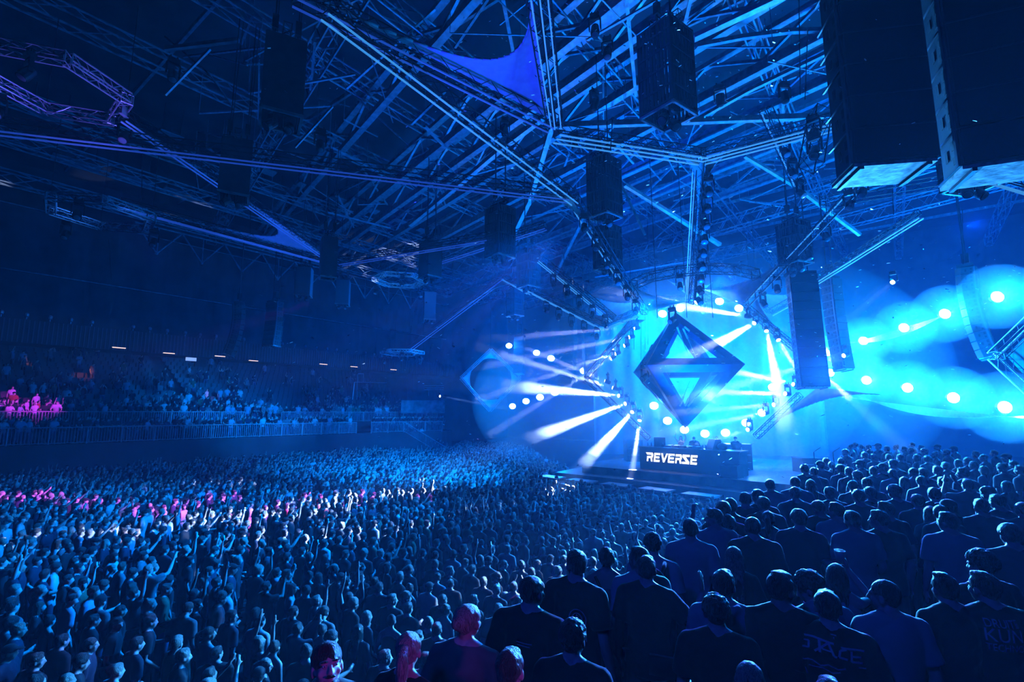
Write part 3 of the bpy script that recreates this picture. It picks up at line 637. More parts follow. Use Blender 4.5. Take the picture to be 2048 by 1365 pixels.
# ---- roof steelwork
d1 = V((-.62, .78, 0)).normalized()
def clipseg(p, d, ext):
    """keep the part of a line that stays inside the hall"""
    ts = np.linspace(-ext, ext, 400); ok = []
    for t in ts:
        q = p+d*float(t); u = q.dot(U); v = q.dot(W)
        if -59 < u < 31 and -4 < v < 82: ok.append(float(t))
    return (p+d*ok[0], p+d*ok[-1]) if len(ok) > 4 else None
rr = random.Random(11)
n1 = V((d1.y, -d1.x, 0))
anchor = atz(960, 235, 23.5)
for k, (off, z, big) in enumerate([(-9.5, 24.2, 0), (-4.6, 24.6, 1), (0, 23.5, 1), (2.6, 23.9, 1), (6.4, 24.4, 1), (10.5, 24.2, 1), (15, 24.5, 1), (20.5, 24.6, 1), (26, 24.8, 1), (33, 25, 0), (42, 25, 0)]):
    s = clipseg(V((anchor.x, anchor.y, 0))+n1*off, d1, 75)
    if not s: continue
    a, e = s; a.z = e.z = z
    r = empty('roof_girder', a, 'long steel girder spanning diagonally under the arena roof', 'girder', 'steel girders under the roof'); o0 = V(a)
    m = MB(); L = (e-a).length; dd = (e-a).normalized()
    if big:
        m.bar((0, 0, 0), e-a, .42, .12); m.bar((0, 0, .34), e-a+V((0, 0, .34)), .1, .6); m.build('lower_flange', M['steel'], r)
        m = MB(); m.bar((0, 0, 2.2), e-a+V((0, 0, 2.2)), .4, .3); m.build('upper_chord', M['steel'], r)
        m = MB(); n = int(L/3.2)
        for i in range(n):
            p = dd*(L*i/n); q = dd*(L*(i+1)/n)
            if i % 2: m.bar(p+V((0, 0, .6)), q+V((0, 0, 2.2)), .16, .16)
            else: m.bar(p+V((0, 0, 2.2)), q+V((0, 0, .6)), .16, .16)
        m.build('web', M['steel'], r)
    else:
        m.truss((0, 0, 0), e-a, .9, 1.3, .07, .04); m.build('lattice', M['steel'], r)
for k, u in enumerate(range(-33, 30, 7)):
    z = 25.8+rr.uniform(-.5, .5); a = uv(u, -3, z); e = uv(u+rr.uniform(-1.5, 1.5), 80, z)
    m = MB(); m.truss(V((0, 0, 0)), e-a, .7, 1.1, .06, .035, seg=44)
    o = m.build('roof_truss', M['steel']); o.location = a; tag(o, 'slim lattice truss running the length of the roof', 'truss', 'lattice trusses under the roof')
for k, v in enumerate(range(9, 80, 9)):
    z = 26.9; a = uv(-58, v, z); e = uv(30, v+rr.uniform(-2, 2), z)
    m = MB(); m.bar(V((0, 0, 0)), e-a, .16, .28); o = m.build('roof_purlin', M['steel']); o.location = a
    tag(o, 'straight steel purlin crossing high under the roof deck', 'beam', 'purlins under the roof')
# wind bracing: single diagonal bars between the trusses
for k in range(150):
    D = rr.uniform(14, 46); px = rr.uniform(330, 1700); z = rr.uniform(21.5, 27.5)
    x = (px-1024)/F*D; p = V((x, D, z)); ang = rr.choice([.2, .9, 1.5, 2.2, 2.8])+rr.uniform(-.25, .25); L = rr.uniform(2.5, 7)
    q = p+V((math.cos(ang)*L, math.sin(ang)*L, rr.uniform(-2.2, 2.2)))
    if q.z > 28.5 or q.z < 21: q.z = 24
    m = MB(); w_ = rr.choice([.06, .08, .12, .16]); m.bar(V((0, 0, 0)), q-p, w_, w_*.7); m.bar(V((0, 0, 0)), V((0, 0, min(2.4, 29.2-p.z))), .025, .025)
    o = m.build('roof_brace', M['steel']); o.location = p; tag(o, 'single diagonal steel brace in the roof lattice', 'brace', 'braces in the roof lattice')
# bright bowed members and level beam seen beyond the hub
def member(pts, w, h, label):
    o0 = V(pts[0]); m = MB()
    for a, e in zip(pts, pts[1:]): m.bar(V(a)-o0, V(e)-o0, w, h)
    o = m.build('roof_beam', M['steel']); o.location = o0; tag(o, label, 'beam'); return o
member([at(1100, 252, 24), at(1330, 244, 24.5), at(1660, 232, 25)], .26, .3, 'pale straight roof beam crossing level behind the hub of the star frame')
member([at(1392, 92, 22), at(1480, 75, 22.5), at(1580, 62, 23), at(1672, 60, 23.5)], .22, .22, 'slightly bowed roof beam beside the top of the large hanging cage')
member([at(1388, 76, 18), at(1570, -10, 17)], .3, .2, 'short thick roof beam rising to the top edge beside the large cage')
member([at(1388, 243, 27), at(1500, 180, 25), at(1670, 98, 23)], .22, .2, 'long thin roof beam slanting up behind the near speaker columns')
member([at(1190, 555, 44), at(1400, 520, 40)], .1, .1, 'thin far roof bar seen above the round truss over the stage')
member([at(1490, 312, 28), at(1590, 372, 29), at(1720, 470, 30)], .2, .18, 'roof beam slanting down right behind the forked sail')
member([at(1250, 370, 30), at(1330, 420, 31), at(1440, 490, 33)], .26, .2, 'bright roof beam slanting down behind the middle cage')
member([at(1240, 365, 30), at(1290, 470, 30)], .14, .12, 'slim roof strut dropping behind the middle cage')
member([at(1110, 580-30, 52), at(1180, 410, 44)], .3, .3, 'pale strut rising far behind the second cage')
member([at(1002, 520, 42), at(1060, 400, 38), at(1120, 200, 30)], .34, .3, 'tall pale roof strut rising behind the pair of cages')
member([at(820, 450, 38), at(905, 380, 34), at(1000, 300, 30), at(1100, 225, 27), at(1200, 160, 25)], .3, .3, 'stepped roof beam climbing from the far cage to the hub')
member([at(330, 98, 17), at(478, 80, 17)], .14, .14, 'lone dim bar near the dark box hanging top left')
member([at(330, 190, 17), at(420, 98, 17)], .08, .08, 'lone thin dim brace left of the dark hanging box')
member([at(330, 73, 19), at(420, 150, 19), at(470, 220, 20)], .06, .06, 'thin dim strut meeting the box hanging top left')
member([at(590, 295, 22), at(665, 213, 22)], .09, .09, 'short thin brace right of the box hanging top left')
# catwalk panels over the left tribune
for row, (z, u, n_, v0, dv, w_) in enumerate([(25.6, -45, 12, 2, 3.9, 2.2), (24.4, -49, 13, 1, 3.6, 2.9), (25.8, -41.5, 10, 12, 3.6, 1.5)]):
    for i in range(n_):
        if rr.random() < .12: continue
        m = MB(); m.box((0, 0, 0), w_, 1.2 if row < 2 else .8, .08); m.box((0, 0, .07), w_+.12, 1.3 if row < 2 else .9, .05, 1)
        for s in (-1, 1): m.tube((s*w_*.4, 0, .08), (s*w_*.4, 0, 2.2), .03, mi=1)
        o = m.build('ceiling_panel', [M['cone'], M['dark']]); o.location = uv(u+rr.uniform(-.2, .2), v0+dv*i, z); o.rotation_euler = (rr.uniform(-.2, .2), 0, math.atan2(W.y, W.x)+rr.uniform(-.06, .06))
        tag(o, 'flat pale panel hanging in rows high above the left tribune', 'ceiling panel', 'panels hanging above the left tribune')
for k, (u, z) in enumerate([(-47, 23.9), (-43, 25.0), (-52, 22.8)]):
    a = uv(u, 0, z); e = uv(u, 52, z); m = MB(); m.truss(V((0, 0, 0)), e-a, .8, 1.0, .06, .035, seg=30)
    o = m.build('catwalk', M['steel']); o.location = a; tag(o, ['catwalk truss between the pale panels above the left tribune', 'catwalk truss on the hall side of the pale panels', 'catwalk truss closest to the dark upper curtain'][k], 'catwalk')
# open zigzag lattice in front of the curtain
a = uv(-56, 14, 20.5); e = uv(-56, 50, 20.5); m = MB(); n = 9; P0 = V(a); m.tube(V((0, 0, 2.6)), e-a+V((0, 0, 2.6)), .08)
for i in range(n):
    p = (e-a)*(i/n); q = (e-a)*((i+.5)/n); s = (e-a)*((i+1)/n); m.tube(p+V((0, 0, 2.6)), q, .08); m.tube(q, s+V((0, 0, 2.6)), .08); m.tube(q, q+V((0, 0, 2.6)), .05); m.ell(q, .16, nu=8, nv=6)
o = m.build('zigzag_girder', M['steel']); o.location = a; tag(o, 'open zigzag girder hanging in front of the upper curtain', 'girder')
# ---------------------------------------------------------------- hanging rig
def head_light(loc, aim, label, size=1.0, lens='glass', group=None, hang=True, proto={}):
    """a moving head lamp: base box, yoke, barrel and lens"""
    key = (lens,)
    if key not in proto:
        r = empty('moving_head_light', (0, 0, 0)); 
        m = MB(); m.box((0, 0, .62), .38, .26, .18); m.tube((-.12, 0, .71), (-.12, 0, .85), .03); m.tube((.12, 0, .71), (.12, 0, .85), .03); m.build('base', M['dark'], r)
        m = MB(); m.box((0, 0, .5), .46, .1, .06); m.box((-.23, 0, .24), .05, .12, .5); m.box((.23, 0, .24), .05, .12, .5); m.build('yoke', M['dark'], r)
        m = MB(); m.tube((0, -.16, 0), (0, .14, 0), .16, .19, 14); m.tube((0, .14, 0), (0, .27, 0), .19, .17, 14); m.ell((0, -.16, 0), .16, .1, .16); bd = m.build('barrel', M['dark'], r)
        m = MB(); m.ell((0, .26, 0), .15, .05, .15, 14, 8); ln = m.build('lens', M['lens_w'] if lens == 'lit' else M['glass'], bd)
        KIDS[r.name] = list(r.children); KIDS[bd.name] = [ln]; proto[key] = r; first = True; c = r
    else: c = copy_tree(proto[key])
    c.location = loc; c.scale = (size,)*3
    d = V(aim)-V(loc); c.rotation_euler = (0, 0, math.atan2(-d.x, d.y))
    pit = math.atan2(d.z, math.hypot(d.x, d.y))
    for ch in c.children:
        if ch.name.startswith('barrel'): ch.rotation_euler = (pit, 0, 0)
    tag(c, label, 'stage light', group); return c
def off_local(m, o): m.v = [(v[0]-o.x, v[1]-o.y, v[2]-o.z) for v in m.v]
def frame_truss(a, b, label, w=.34, rails=2, gap=.2, up=V((0, 0, 1)), group=None, name='truss_arm', below=.3, tubes=''):
    a = V(a); b = V(b); r = empty(name, a, label, 'truss', group)
    m = MB(); m.truss(a, b, w, w*.9, .022, .012, up=up); off_local(m, a); m.build('lattice', M['dark'], r)
    z = (b-a).normalized(); x = z.cross(up).normalized(); y = x.cross(z)
    for k in range(rails):
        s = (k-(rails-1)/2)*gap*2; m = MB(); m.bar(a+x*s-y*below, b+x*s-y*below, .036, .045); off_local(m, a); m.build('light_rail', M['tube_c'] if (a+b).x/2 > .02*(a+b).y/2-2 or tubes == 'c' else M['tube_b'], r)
    return r
def sail(hub, e1, e2, k, label, n=26, t=14, name='fabric_sail', puff=.25, group=None):
    """fabric stretched into the corner between two arms, with a hollow free edge"""
    hub = V(hub); A = V(e1)-hub; B = V(e2)-hub; nn = A.cross(B).normalized(); rows = []
    for i in range(n+1):
        s = i/n; Fp = A*(1-s)**k+B*s**k; O = A*max(0, 1-2*s) if s < .5 else B*max(0, 2*s-1)
        row = []
        for j in range(t+1):
            q = j/t; p = O.lerp(Fp, q); row.append(p+nn*puff*math.sin(math.pi*q)*min((p-O).length, 1))
        rows.append(row)
    vs = [p for r_ in rows for p in r_]; N = len(vs); vs2 = [p-nn*.02 for p in vs]; fs = []
    for i in range(n):
        for j in range(t):
            a = i*(t+1)+j; f = (a, a+1, a+t+2, a+t+1); fs.append(f); fs.append(tuple(N+x for x in reversed(f)))
    m = MB(); m.add(vs+vs2, fs)
    free = [rows[i][t] for i in range(n+1)]; m.path(free, .03, 5)
    o = m.build(name, M['sail'], smooth=True); o.location = hub
    return tag(o, label, 'fabric sail', group)
def pod(px, ytop, ybot, D, w, label, plain=False, yaw=.5, heads=True, hl=None, chain=5):
    pb_ = at(px, ybot, D); pt = at(px, ytop, D); h = pt.z-pb_.z
    r = empty('hanging_cage' if not plain else 'hanging_box', pb_, label, 'hanging light box', rz=yaw)
    hw = w/2
    for i, ang in enumerate((0, math.pi/2, math.pi, -math.pi/2)):
        R = Matrix.Rotation(ang, 3, 'Z'); m = MB()
        if plain:
            m.box(R@V((0, -hw, h/2)), w-.02, .04, h, 0, R)
        else:
            n = 9
            for k in range(n):
                x = -hw+w*(k+.5)/n; m.box(R@V((x, -hw, h/2)), w/n*.62, .03, h, 0, R)
            for q in (.02, .2, .42, .64, .84, .98): m.box(R@V((0, -hw-.025, h*q)), w, .03, .06, 0, R)
            for x in (-hw, hw): m.box(R@V((x, -hw, h/2)), .06, .06, h, 0, R)
        m.build('side_panel', M['cage_m'] if not plain else M['cagep'], r)
    m = MB()
    for ang in (0, 1, 2, 3):
        R = Matrix.Rotation(ang*math.pi/2, 3, 'Z'); m.box(R@V((0, -hw, -.03)), w+.08, .07, .07, 0, R)
    m.box((0, 0, .25), w*.9, .08, .06); m.build('bottom_frame', M['steel'], r)
    m = MB(); m.truss((-hw, 0, h+.12), (hw, 0, h+.12), .24, .2, .02, .01); m.truss((0, -hw, h+.3), (0, hw, h+.3), .2, .2, .02, .01); m.box((0, 0, h+.02), w*.9, w*.9, .03); m.build('top_frame', M['dark'], r)
    for s in (-1, 1):
        m = MB(); m.box((s*hw*.6, 0, h+.65), .16, .16, .4); m.tube((s*hw*.6, 0, h+.2), (s*hw*.6, 0, h+chain), .02, n=5); m.tube((s*hw*.6+.05, 0, h+.8), (s*hw*.6+.12, .1, h+chain), .015, n=4); m.build('hoist', M['dark'], r)
    if heads:
        for s in (-1, 1):
            R = Matrix.Rotation(yaw, 3, 'Z'); p = pb_+R@V((s*hw*.45, 0, -.18))
            head_light(p, p+V((-.5+s, -2, -2.5)), 'dark moving head lamp hanging in the bottom of '+hl, .75*w, group='lamps in '+hl)
    return r
M['cage_m'] = mat('dark_cage_slats', (.05, .06, .085), .4, .3)
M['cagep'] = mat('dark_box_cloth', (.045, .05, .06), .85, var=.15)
# ---- star shaped truss frames
H1 = at(1103, 246, 15.9)
frame_truss(at(590, -18, 10.4), H1, 'heavy truss arm edging the big blue sail at the top', .42, 2, .15)
frame_truss(at(652, 12, 10.6), at(1150, 396, 19.6), 'long truss arm running just under the big blue sail down to its own small sail', .36, 2, .15)
frame_truss(at(1062, -20, 10.9), H1, 'steep truss arm edging the narrow side of the big blue sail', .3, 1)
frame_truss(at(1088, -20, 11.1), at(1116, 244, 15.4), 'steep pale truss arm just right of the big blue sail', .3, 2, .1)
sail(H1+V((-.15, -.1, .15)), at(560, -42, 10.0), at(1058, -60, 10.4), 2.0, 'large deep blue fabric sail stretched in the corner at the top of the picture', puff=.12)
frame_truss(at(-40, 244, 14.2), at(1136, 389, 19.2), 'longest truss arm, crossing from the far left edge to the centre', .4, 2, .14)
frame_truss(at(1112, 262, 15.9), at(1405, 309, 18), 'truss arm with stacked pale rails left of the forked sail', .36, 3, .13)
frame_truss(at(1405, 309, 18), at(1668, 238, 15.5), 'truss arm with stacked pale rails right of the forked sail', .36, 3, .13)
HB = at(1405, 312, 18); HT = at(1384, 604, 26)
frame_truss(HB, HT, 'steep truss arm lined with lamps dropping to the top of the stage', .3, 2, .13, up=V((0, -1, .3)))
frame_truss(at(1150, 396, 19.6), at(1290, 625, 26.4), 'truss arm with lamps dropping from the centre to the stage, left of the middle cages', .3, 2, .13, up=V((0, -1, .3)))
frame_truss(at(1490, 612, 26), at(1735, 352, 18), 'truss arm climbing from the stage to the underside of the near speaker columns', .3, 2, .13, up=V((0, -1, .3)))
sail(HB, at(1300, 292, 17.3), at(1392, 480, 22.5), 2.6, 'left half of the forked sail in the middle of the picture')
sail(HB, at(1530, 278, 16.8), at(1398, 480, 22.5), 2.6, 'right half of the forked sail in the middle of the picture')
sail(at(1138, 392, 19.3), at(1010, 375, 18.5), at(1195, 480, 21.5), 2.4, 'curved pale sail at the inner end of the longest truss arm', puff=.1)
frame_truss(at(682, 521, 28), at(985, 470, 24), 'truss arm left of the pair of cages, pointing at the dark left corner', .3, 2, .14)
frame_truss(at(836, 531, 28), at(1090, 448, 24.5), 'truss arm passing behind the lone dark cage', .3, 2, .13)
sail(at(985, 474, 24), at(850, 503, 26), at(900, 508, 26.5), 2.0, 'thin pale sail beside the pair of cages', puff=.05)
frame_truss(at(816, 698, 45), at(1008, 552, 38), 'long far truss arm rising over the small round truss', .36, 2, .16)
frame_truss(at(1008, 552, 38), at(1060, 582, 36), 'short far truss arm bending down behind the twin cages', .36, 2, .16)
sail(at(1008, 553, 38), at(870, 658, 43), at(1056, 580, 36), 2.6, 'far pale sail in the bend of the long far truss arm', puff=.1)
frame_truss(at(1082, 516, 28), at(1228, 636, 29), 'truss arm with lamps reaching the stage, upper one of two left of the stage', .3, 2, .13)
frame_truss(at(1060, 575, 30), at(1206, 650, 30), 'truss arm with lamps reaching the stage, lower one of two left of the stage', .3, 2, .13)
frame_truss(at(1206, 650, 30), at(1272, 624, 29), 'short truss arm closing the corner left of the stage', .3, 2, .13)
sail(at(1230, 640, 29.2), at(1110, 548, 28.3), at(1300, 590, 31), 2.0, 'pale blue sail left of the stage diamond, upper', puff=.2)
sail(at(1206, 654, 30), at(1085, 590, 30.2), at(1272, 626, 29), 2.0, 'pale blue sail left of the stage diamond, lower', puff=.2)
# sails hanging around the top of the stage
sail(at(1296, 624, 26.8), at(1235, 545, 25.6), at(1385, 600, 29), 1.7, 'bright wing sail left of the lamp lined arm over the stage', puff=.4)
sail(at(1486, 612, 26.2), at(1565, 520, 23.4), at(1396, 575, 29), 1.5, 'blue wing sail right of the lamp lined arm over the stage', puff=.4)
sail(at(1386, 598, 27.4), at(1335, 560, 30), at(1384, 500, 24.2), 1.8, 'narrow sail hugging the left of the lamp lined arm', puff=.2)
sail(at(1388, 600, 27.4), at(1425, 565, 30), at(1390, 500, 24.2), 1.8, 'narrow sail hugging the right of the lamp lined arm', puff=.2)
sail(at(1540, 622, 30), at(1500, 575, 31), at(1640, 575, 28), 1.6, 'sail behind the tall speaker column right of the stage', puff=.3)
frame_truss(at(1498, 575, 31), at(1540, 624, 30), 'small truss arm behind the wing sail right of the stage', .3, 1)
frame_truss(at(1540, 624, 30), at(1600, 590, 29), 'small truss arm disappearing behind the tall speaker column', .3, 1)
# big diamond outline around the octahedron
fr = [('upper left', (1272, 632, 29.5), (1172, 757, 29.5)), ('lower left', (1172, 757, 29.5), (1298, 878, 29)), ('upper right', (1490, 612, 27), (1645, 742, 26)), ('lower right', (1600, 790, 27), (1512, 874, 27))]
for n_, a, e in fr: frame_truss(at(*a), at(*e), n_+' side of the big open diamond frame around the stage', .3, 2, .13, up=V((0, -1, 0)), group=None)
sail(at(1490, 614, 27.1), at(1520, 560, 28), at(1650, 745, 26.2), 2.2, 'streaky pale sail along the upper right side of the diamond frame', puff=.3)
sail(at(1636, 775, 26.4), at(1510, 872, 27.2), at(1760, 790, 24), 1.9, 'pale sail fanning out at the lower right of the diamond frame', puff=.2)
sail(at(1172, 757, 29.8), at(1300, 880, 29.3), at(1120, 740, 34), 1.9, 'pale sail along the lower left of the diamond frame', puff=.2)
sail(at(1258, 640, 29.6), at(1295, 640, 29.3), at(1180, 740, 29.6), 1.6, 'bright sail strip at the upper left of the diamond frame', puff=.1)
# wide wing of fabric with the blinder lamps on the right
def wing(pa, pb2, pc, pd, label):
    pa, pb2, pc, pd = map(V, (pa, pb2, pc, pd)); n = 24; rows = []
    for i in range(n+1):
        s = i/n; lo = pa.lerp(pb2, s); hi = pc.lerp(pd, s); hi.z += -1.1*math.sin(math.pi*s); lo.z += .7*math.sin(math.pi*s)*0
        rows.append([lo.lerp(hi, j/6) for j in range(7)])
    vs = [p-rows[0][0] for r_ in rows for p in r_]; N = len(vs); fs = []
    for i in range(n):
        for j in range(6): a = i*7+j; f = (a, a+1, a+8, a+7); fs += [f, tuple(x+N for x in reversed(f))]
    m = MB(); m.add(vs+[v+V((0, .02, 0)) for v in vs], fs); o = m.build('fabric_wing', M['sail'], smooth=True); o.location = rows[0][0]
    return tag(o, label, 'fabric sail')
wing(at(1640, 707, 34.5), at(1905, 626, 26), at(1635, 668, 34.5), at(1905, 622, 26), 'narrow fabric wing carrying the upper row of bright lamps on the right')
wing(at(1640, 790, 33), at(2048, 838, 20.7), at(1640, 748, 33), at(2048, 832, 20.7), 'narrow fabric wing carrying the lower row of bright lamps on the right')
# small far diamond with the round opening
pts = [at(982, 700, 50), at(1040, 757, 50), at(980, 822, 50), at(922, 757, 50)]; cc = sum(pts, V())/4
r = empty('diamond_panel', cc, 'small far diamond frame with a round opening, left of the stage', 'diamond frame')
for i in range(4):
    m = MB(); m.truss(pts[i]-cc, pts[(i+1) % 4]-cc, .3, .3, .03, .015, up=V((0, 1, 0))); m.bar(pts[i]-cc+V((0, -.2, 0)), pts[(i+1) % 4]-cc+V((0, -.2, 0)), .06, .06); m.build('side', M['alu'], r)
m = MB(); n = 64; rad = 2.12; ring = []; outp = []
for i in range(n):
    t = 2*math.pi*i/n; ring.append(V((rad*math.cos(t), 0, rad*math.sin(t))))
    k = 1/(abs(math.cos(t))/2.9+abs(math.sin(t))/3.0); outp.append(V((k*math.cos(t), 0, k*math.sin(t))))
m.add(ring+outp+[p+V((0, .03, 0)) for p in ring+outp], [(i, (i+1) % n, n+(i+1) % n, n+i) for i in range(n)]+[(3*n+i, 3*n+(i+1) % n, 2*n+(i+1) % n, 2*n+i) for i in range(n)])
m.path(ring+[ring[0]], .04, 5); m.build('round_cut_fabric', M['sail'], r)
m = MB(); m.tube((0, 0, 3), (0, 0, 9), .015); m.build('cable', M['dark'], r)
# diamond at the right picture edge
v0 = at(1994, 712, 22); pu = at(2120, 590, 22); pd = at(2120, 830, 22)
for a, e, l in ((v0, pu, 'upper side of the dark diamond frame cut by the right picture edge'), (v0, pd, 'lower side of the dark diamond frame cut by the right picture edge')):
    r = frame_truss(a, e, l, .45, 2, .2, up=V((0, -1, 0)))
sail(v0+V((.5, .1, 0)), at(2110, 610, 22.1), at(2110, 815, 22.1), 1.6, 'dark rippled fabric inside the diamond frame at the right picture edge', puff=.05)
# dark triangle on the left
H3 = at(661, 516, 27)
frame_truss(at(250, 226, 14.6), H3, 'pale railed arm of the dark left triangle, upper one', .3, 2, .09)
frame_truss(at(238, 402, 20.5), H3+V((.1, .1, -.1)), 'pale railed arm of the dark left triangle, lower one', .3, 2, .09)
sail(H3, at(330, 285, 17), at(250, 408, 21), 2.5, 'deep blue fabric in the corner of the dark left triangle', puff=.1)
m = MB(); m.box((0, 0, 0), .12, .3, .28); o = m.build('end_plate', M['alu']); o.location = at(248, 223, 14.5); tag(o, 'small pale square plate at the upper end of the left triangle arm', 'plate')
# diagonal trusses upper right
frame_truss(at(1531, 218, 20), at(1600, 372, 21.5), 'short truss with lamps hanging left of the near speaker columns', .4, 1, up=V((0, -1, 0)))
frame_truss(at(1628, 560, 27), at(1838, 425, 21), 'thin pale truss arm rising right of the tall speaker column', .2, 2, .12)
frame_truss(at(1640, 405, 25), at(2060, 335, 20), 'faint level truss behind the underside of the near speaker columns', .5, 0)
frame_truss(at(1975, 337, 12), at(2080, 366, 11), 'short truss arm under the right near speaker column', .35, 2, .1)
frame_truss(at(1640, 225, 15), at(1622, 330, 14), 'stubby crate truss beside the near speaker column', .5, 0, up=V((0, -1, 0)))
# small round trusses
def ring_truss(px, py, D, R, n, label, z_tilt=0, rows=2, heads=3, yaw=0, gapi=None, dark=False, w=.3):
    c = at(px, py, D); r = empty('round_truss', c, label, 'truss ring', rz=yaw); r.rotation_euler = (z_tilt, 0, yaw)
    P_ = [V((R*math.cos(2*math.pi*i/n), R*math.sin(2*math.pi*i/n), 0)) for i in range(n)]
    for i in range(n):
        if gapi and i in gapi: continue
        m = MB(); m.truss(P_[i], P_[(i+1) % n], w, w, .025, .013); m.build('segment', M['dark'] if dark else M['alu'], r)
    for i in range(0, n, 2): m = MB(); m.tube(P_[i], P_[i]+V((0, 0, 3.2)), .012, n=4); m.build('cable', M['dark'], r)
    for i in range(heads):
        t = 2*math.pi*(i+.3)/heads; p = c+Matrix.Rotation(yaw, 3, 'Z')@V((R*math.cos(t), R*math.sin(t), -.75)); head_light(p, p+V((rr.uniform(-1, 1), -1, -2)), 'moving head lamp hanging under the '+(label.split(',')[0]+label.split(',')[1]), .8, group='lamps under '+label)
    return r
ring_truss(112, 172, 13.5, 1.75, 6, 'purple tinted angular truss ring, upper left edge', .0, yaw=.35)
ring_truss(205, 428, 20, 1.85, 6, 'angular truss ring, dark in the middle left', .0, yaw=.2)
ring_truss(800, 561, 36, 1.9, 6, 'bright angular truss ring, beside the lone dark cage', yaw=.2, w=.26)
ring_truss(805, 706, 46, 1.9, 6, 'bright angular truss ring, beneath the long far truss arm', yaw=.1, w=.26)
ring_truss(1385, 572, 27, 3.35, 14, 'wide dark round truss, hanging above the stage', heads=2, yaw=.1, dark=True, w=.42)
# ---- cages
pod(1337, 66, 232, 14, 1.15, 'largest dark slatted cage hanging from the roof, right of the hub', yaw=.65, hl='the largest slatted cage')
pod(1210, 322, 435, 21, 1.05, 'dark slatted cage in the middle, above a second one', yaw=.7, hl='the upper middle cage')
pod(1216, 455, 538, 27, 1.1, 'dark slatted cage in the middle, below another one', yaw=.7, hl='the lower middle cage')
pod(1000, 417, 515, 24, 1.05, 'dark slatted cage, left one of the close pair', yaw=.7, hl='the left cage of the pair')
pod(1057, 502, 575, 30, 1.0, 'dark slatted cage, right one of the close pair', yaw=.7, hl='the right cage of the pair')
pod(1030, 580, 632, 38, .95, 'smallest slatted cage, hanging lowest of the close group', yaw=.7, hl='the smallest cage')
pod(1592, 446, 528, 23, 1.0, 'slatted cage with one bright side, above the tall speaker column', yaw=.35, hl='the cage above the tall speaker column')
pod(1944, 240, 372, 12, .85, 'cage lamp box hanging under the right near speaker column', yaw=.2, hl='the box under the near speaker column')
pod(860, 486, 555, 27, .92, 'closed dark box hanging alone left of the cages', plain=True, yaw=.75, hl='the lone closed box')
pod(561, 95, 240, 12.5, .98, 'closed near black box hanging at the top left', plain=True, yaw=.5, hl='the top left box')
pod(467, 290, 395, 17, .93, 'closed near black box hanging below the top left box', plain=True, yaw=.5, hl='the lower black box')
pod(655, 478, 556, 24, .7, 'narrow dark box at the tip of the left triangle', plain=True, yaw=.5, hl='the narrow dark box', heads=False)
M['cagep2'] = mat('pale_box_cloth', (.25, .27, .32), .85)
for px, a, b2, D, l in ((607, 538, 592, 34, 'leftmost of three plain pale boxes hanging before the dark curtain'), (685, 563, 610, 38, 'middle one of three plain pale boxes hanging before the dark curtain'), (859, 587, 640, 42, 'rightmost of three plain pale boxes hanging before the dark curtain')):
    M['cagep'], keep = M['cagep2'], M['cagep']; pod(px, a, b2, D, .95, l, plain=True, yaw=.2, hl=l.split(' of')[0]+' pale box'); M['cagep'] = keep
# ---- line arrays
def line_array(top, n, w, h, d, yaw, label, splay=0.0, lean=0.0, sidehole=True, chainlen=5):
    """speaker cabinets hung one under another, front towards local -Y"""
    r = empty('speaker_column', top, label, 'speaker column', rz=yaw); p = V((0, 0, 0)); a = lean
    for k in range(n):
        R = Matrix.Rotation(a, 3, 'X'); m = MB()
        dn = R@V((0, 0, -1)); 
        # trapezoid cabinet body: narrower towards the back
        fr_ = [V((-w/2, -d/2, 0)), V((w/2, -d/2, 0)), V((w/2, d*.2, 0)), V((w*.36, d/2, 0)), V((-w*.36, d/2, 0)), V((-w/2, d*.2, 0))]
        g = .012; topv = [p+R@(v+V((0, 0, -g))) for v in fr_]; botv = [p+R@(v+V((0, 0, -h+g))) for v in fr_]
        m.add(botv+topv, [(5, 4, 3, 2, 1, 0), (6, 7, 8, 9, 10, 11)]+[(i, (i+1) % 6, 6+(i+1) % 6, 6+i) for i in range(6)])
        cb = m.build('cabinet', M['cab'], r)
        m = MB(); m.box(p+R@V((0, -d/2-.01, -h/2)), w*.97, .03, h*.92, 0, R); m.build('grille', M['grille'], cb)
        m = MB()
        for s in (-1, 1):
            for (yy, zz, hy, hz_) in ((-d*.28, -.3*h, .1*d, .26*h), (-d*.28, -.72*h, .1*d, .2*h), (-.02*d, -.45*h, .09*d, .3*h)) if sidehole else ():
                m.box(p+R@V((s*(w/2+.003), yy, zz)), .012, hy, hz_, 1, R)
            m.box(p+R@V((s*(w/2+.012), -d*.42, -h/2)), .03, .06, h*1.0, 0, R); m.box(p+R@V((s*(w/2+.01), -.05*d, -h*.995)), .025, d*.85, .02, 0, R)
        m.build('side_rigging', [M['steelb'], M['black']], cb)
        p = p+dn*h; a += splay
    m = MB(); m.box((0, 0, .1), w*1.02, d*.8, .14); m.tube((-w*.3, 0, .15), (-w*.3, 0, chainlen), .03); m.tube((w*.3, 0, .15), (w*.3, 0, chainlen), .03); m.box((0, 0, .6), .3, .3, .5); m.build('rigging_frame', M['dark'], r)
    m = MB(); R = Matrix.Rotation(a-splay, 3, 'X'); m.box(p+R@V((0, 0, -.02)), w*.98, d*.9, .05, 0, R)
    for s in (-.8, .8): m.box(p+R@V((s*w/2*1.0, 0, -.06)), .05, d*.9, .05, 1, R)
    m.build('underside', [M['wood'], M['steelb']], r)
    return r
M['steelb'] = mat('painted_rigging', (.09, .1, .13), .4, .4)
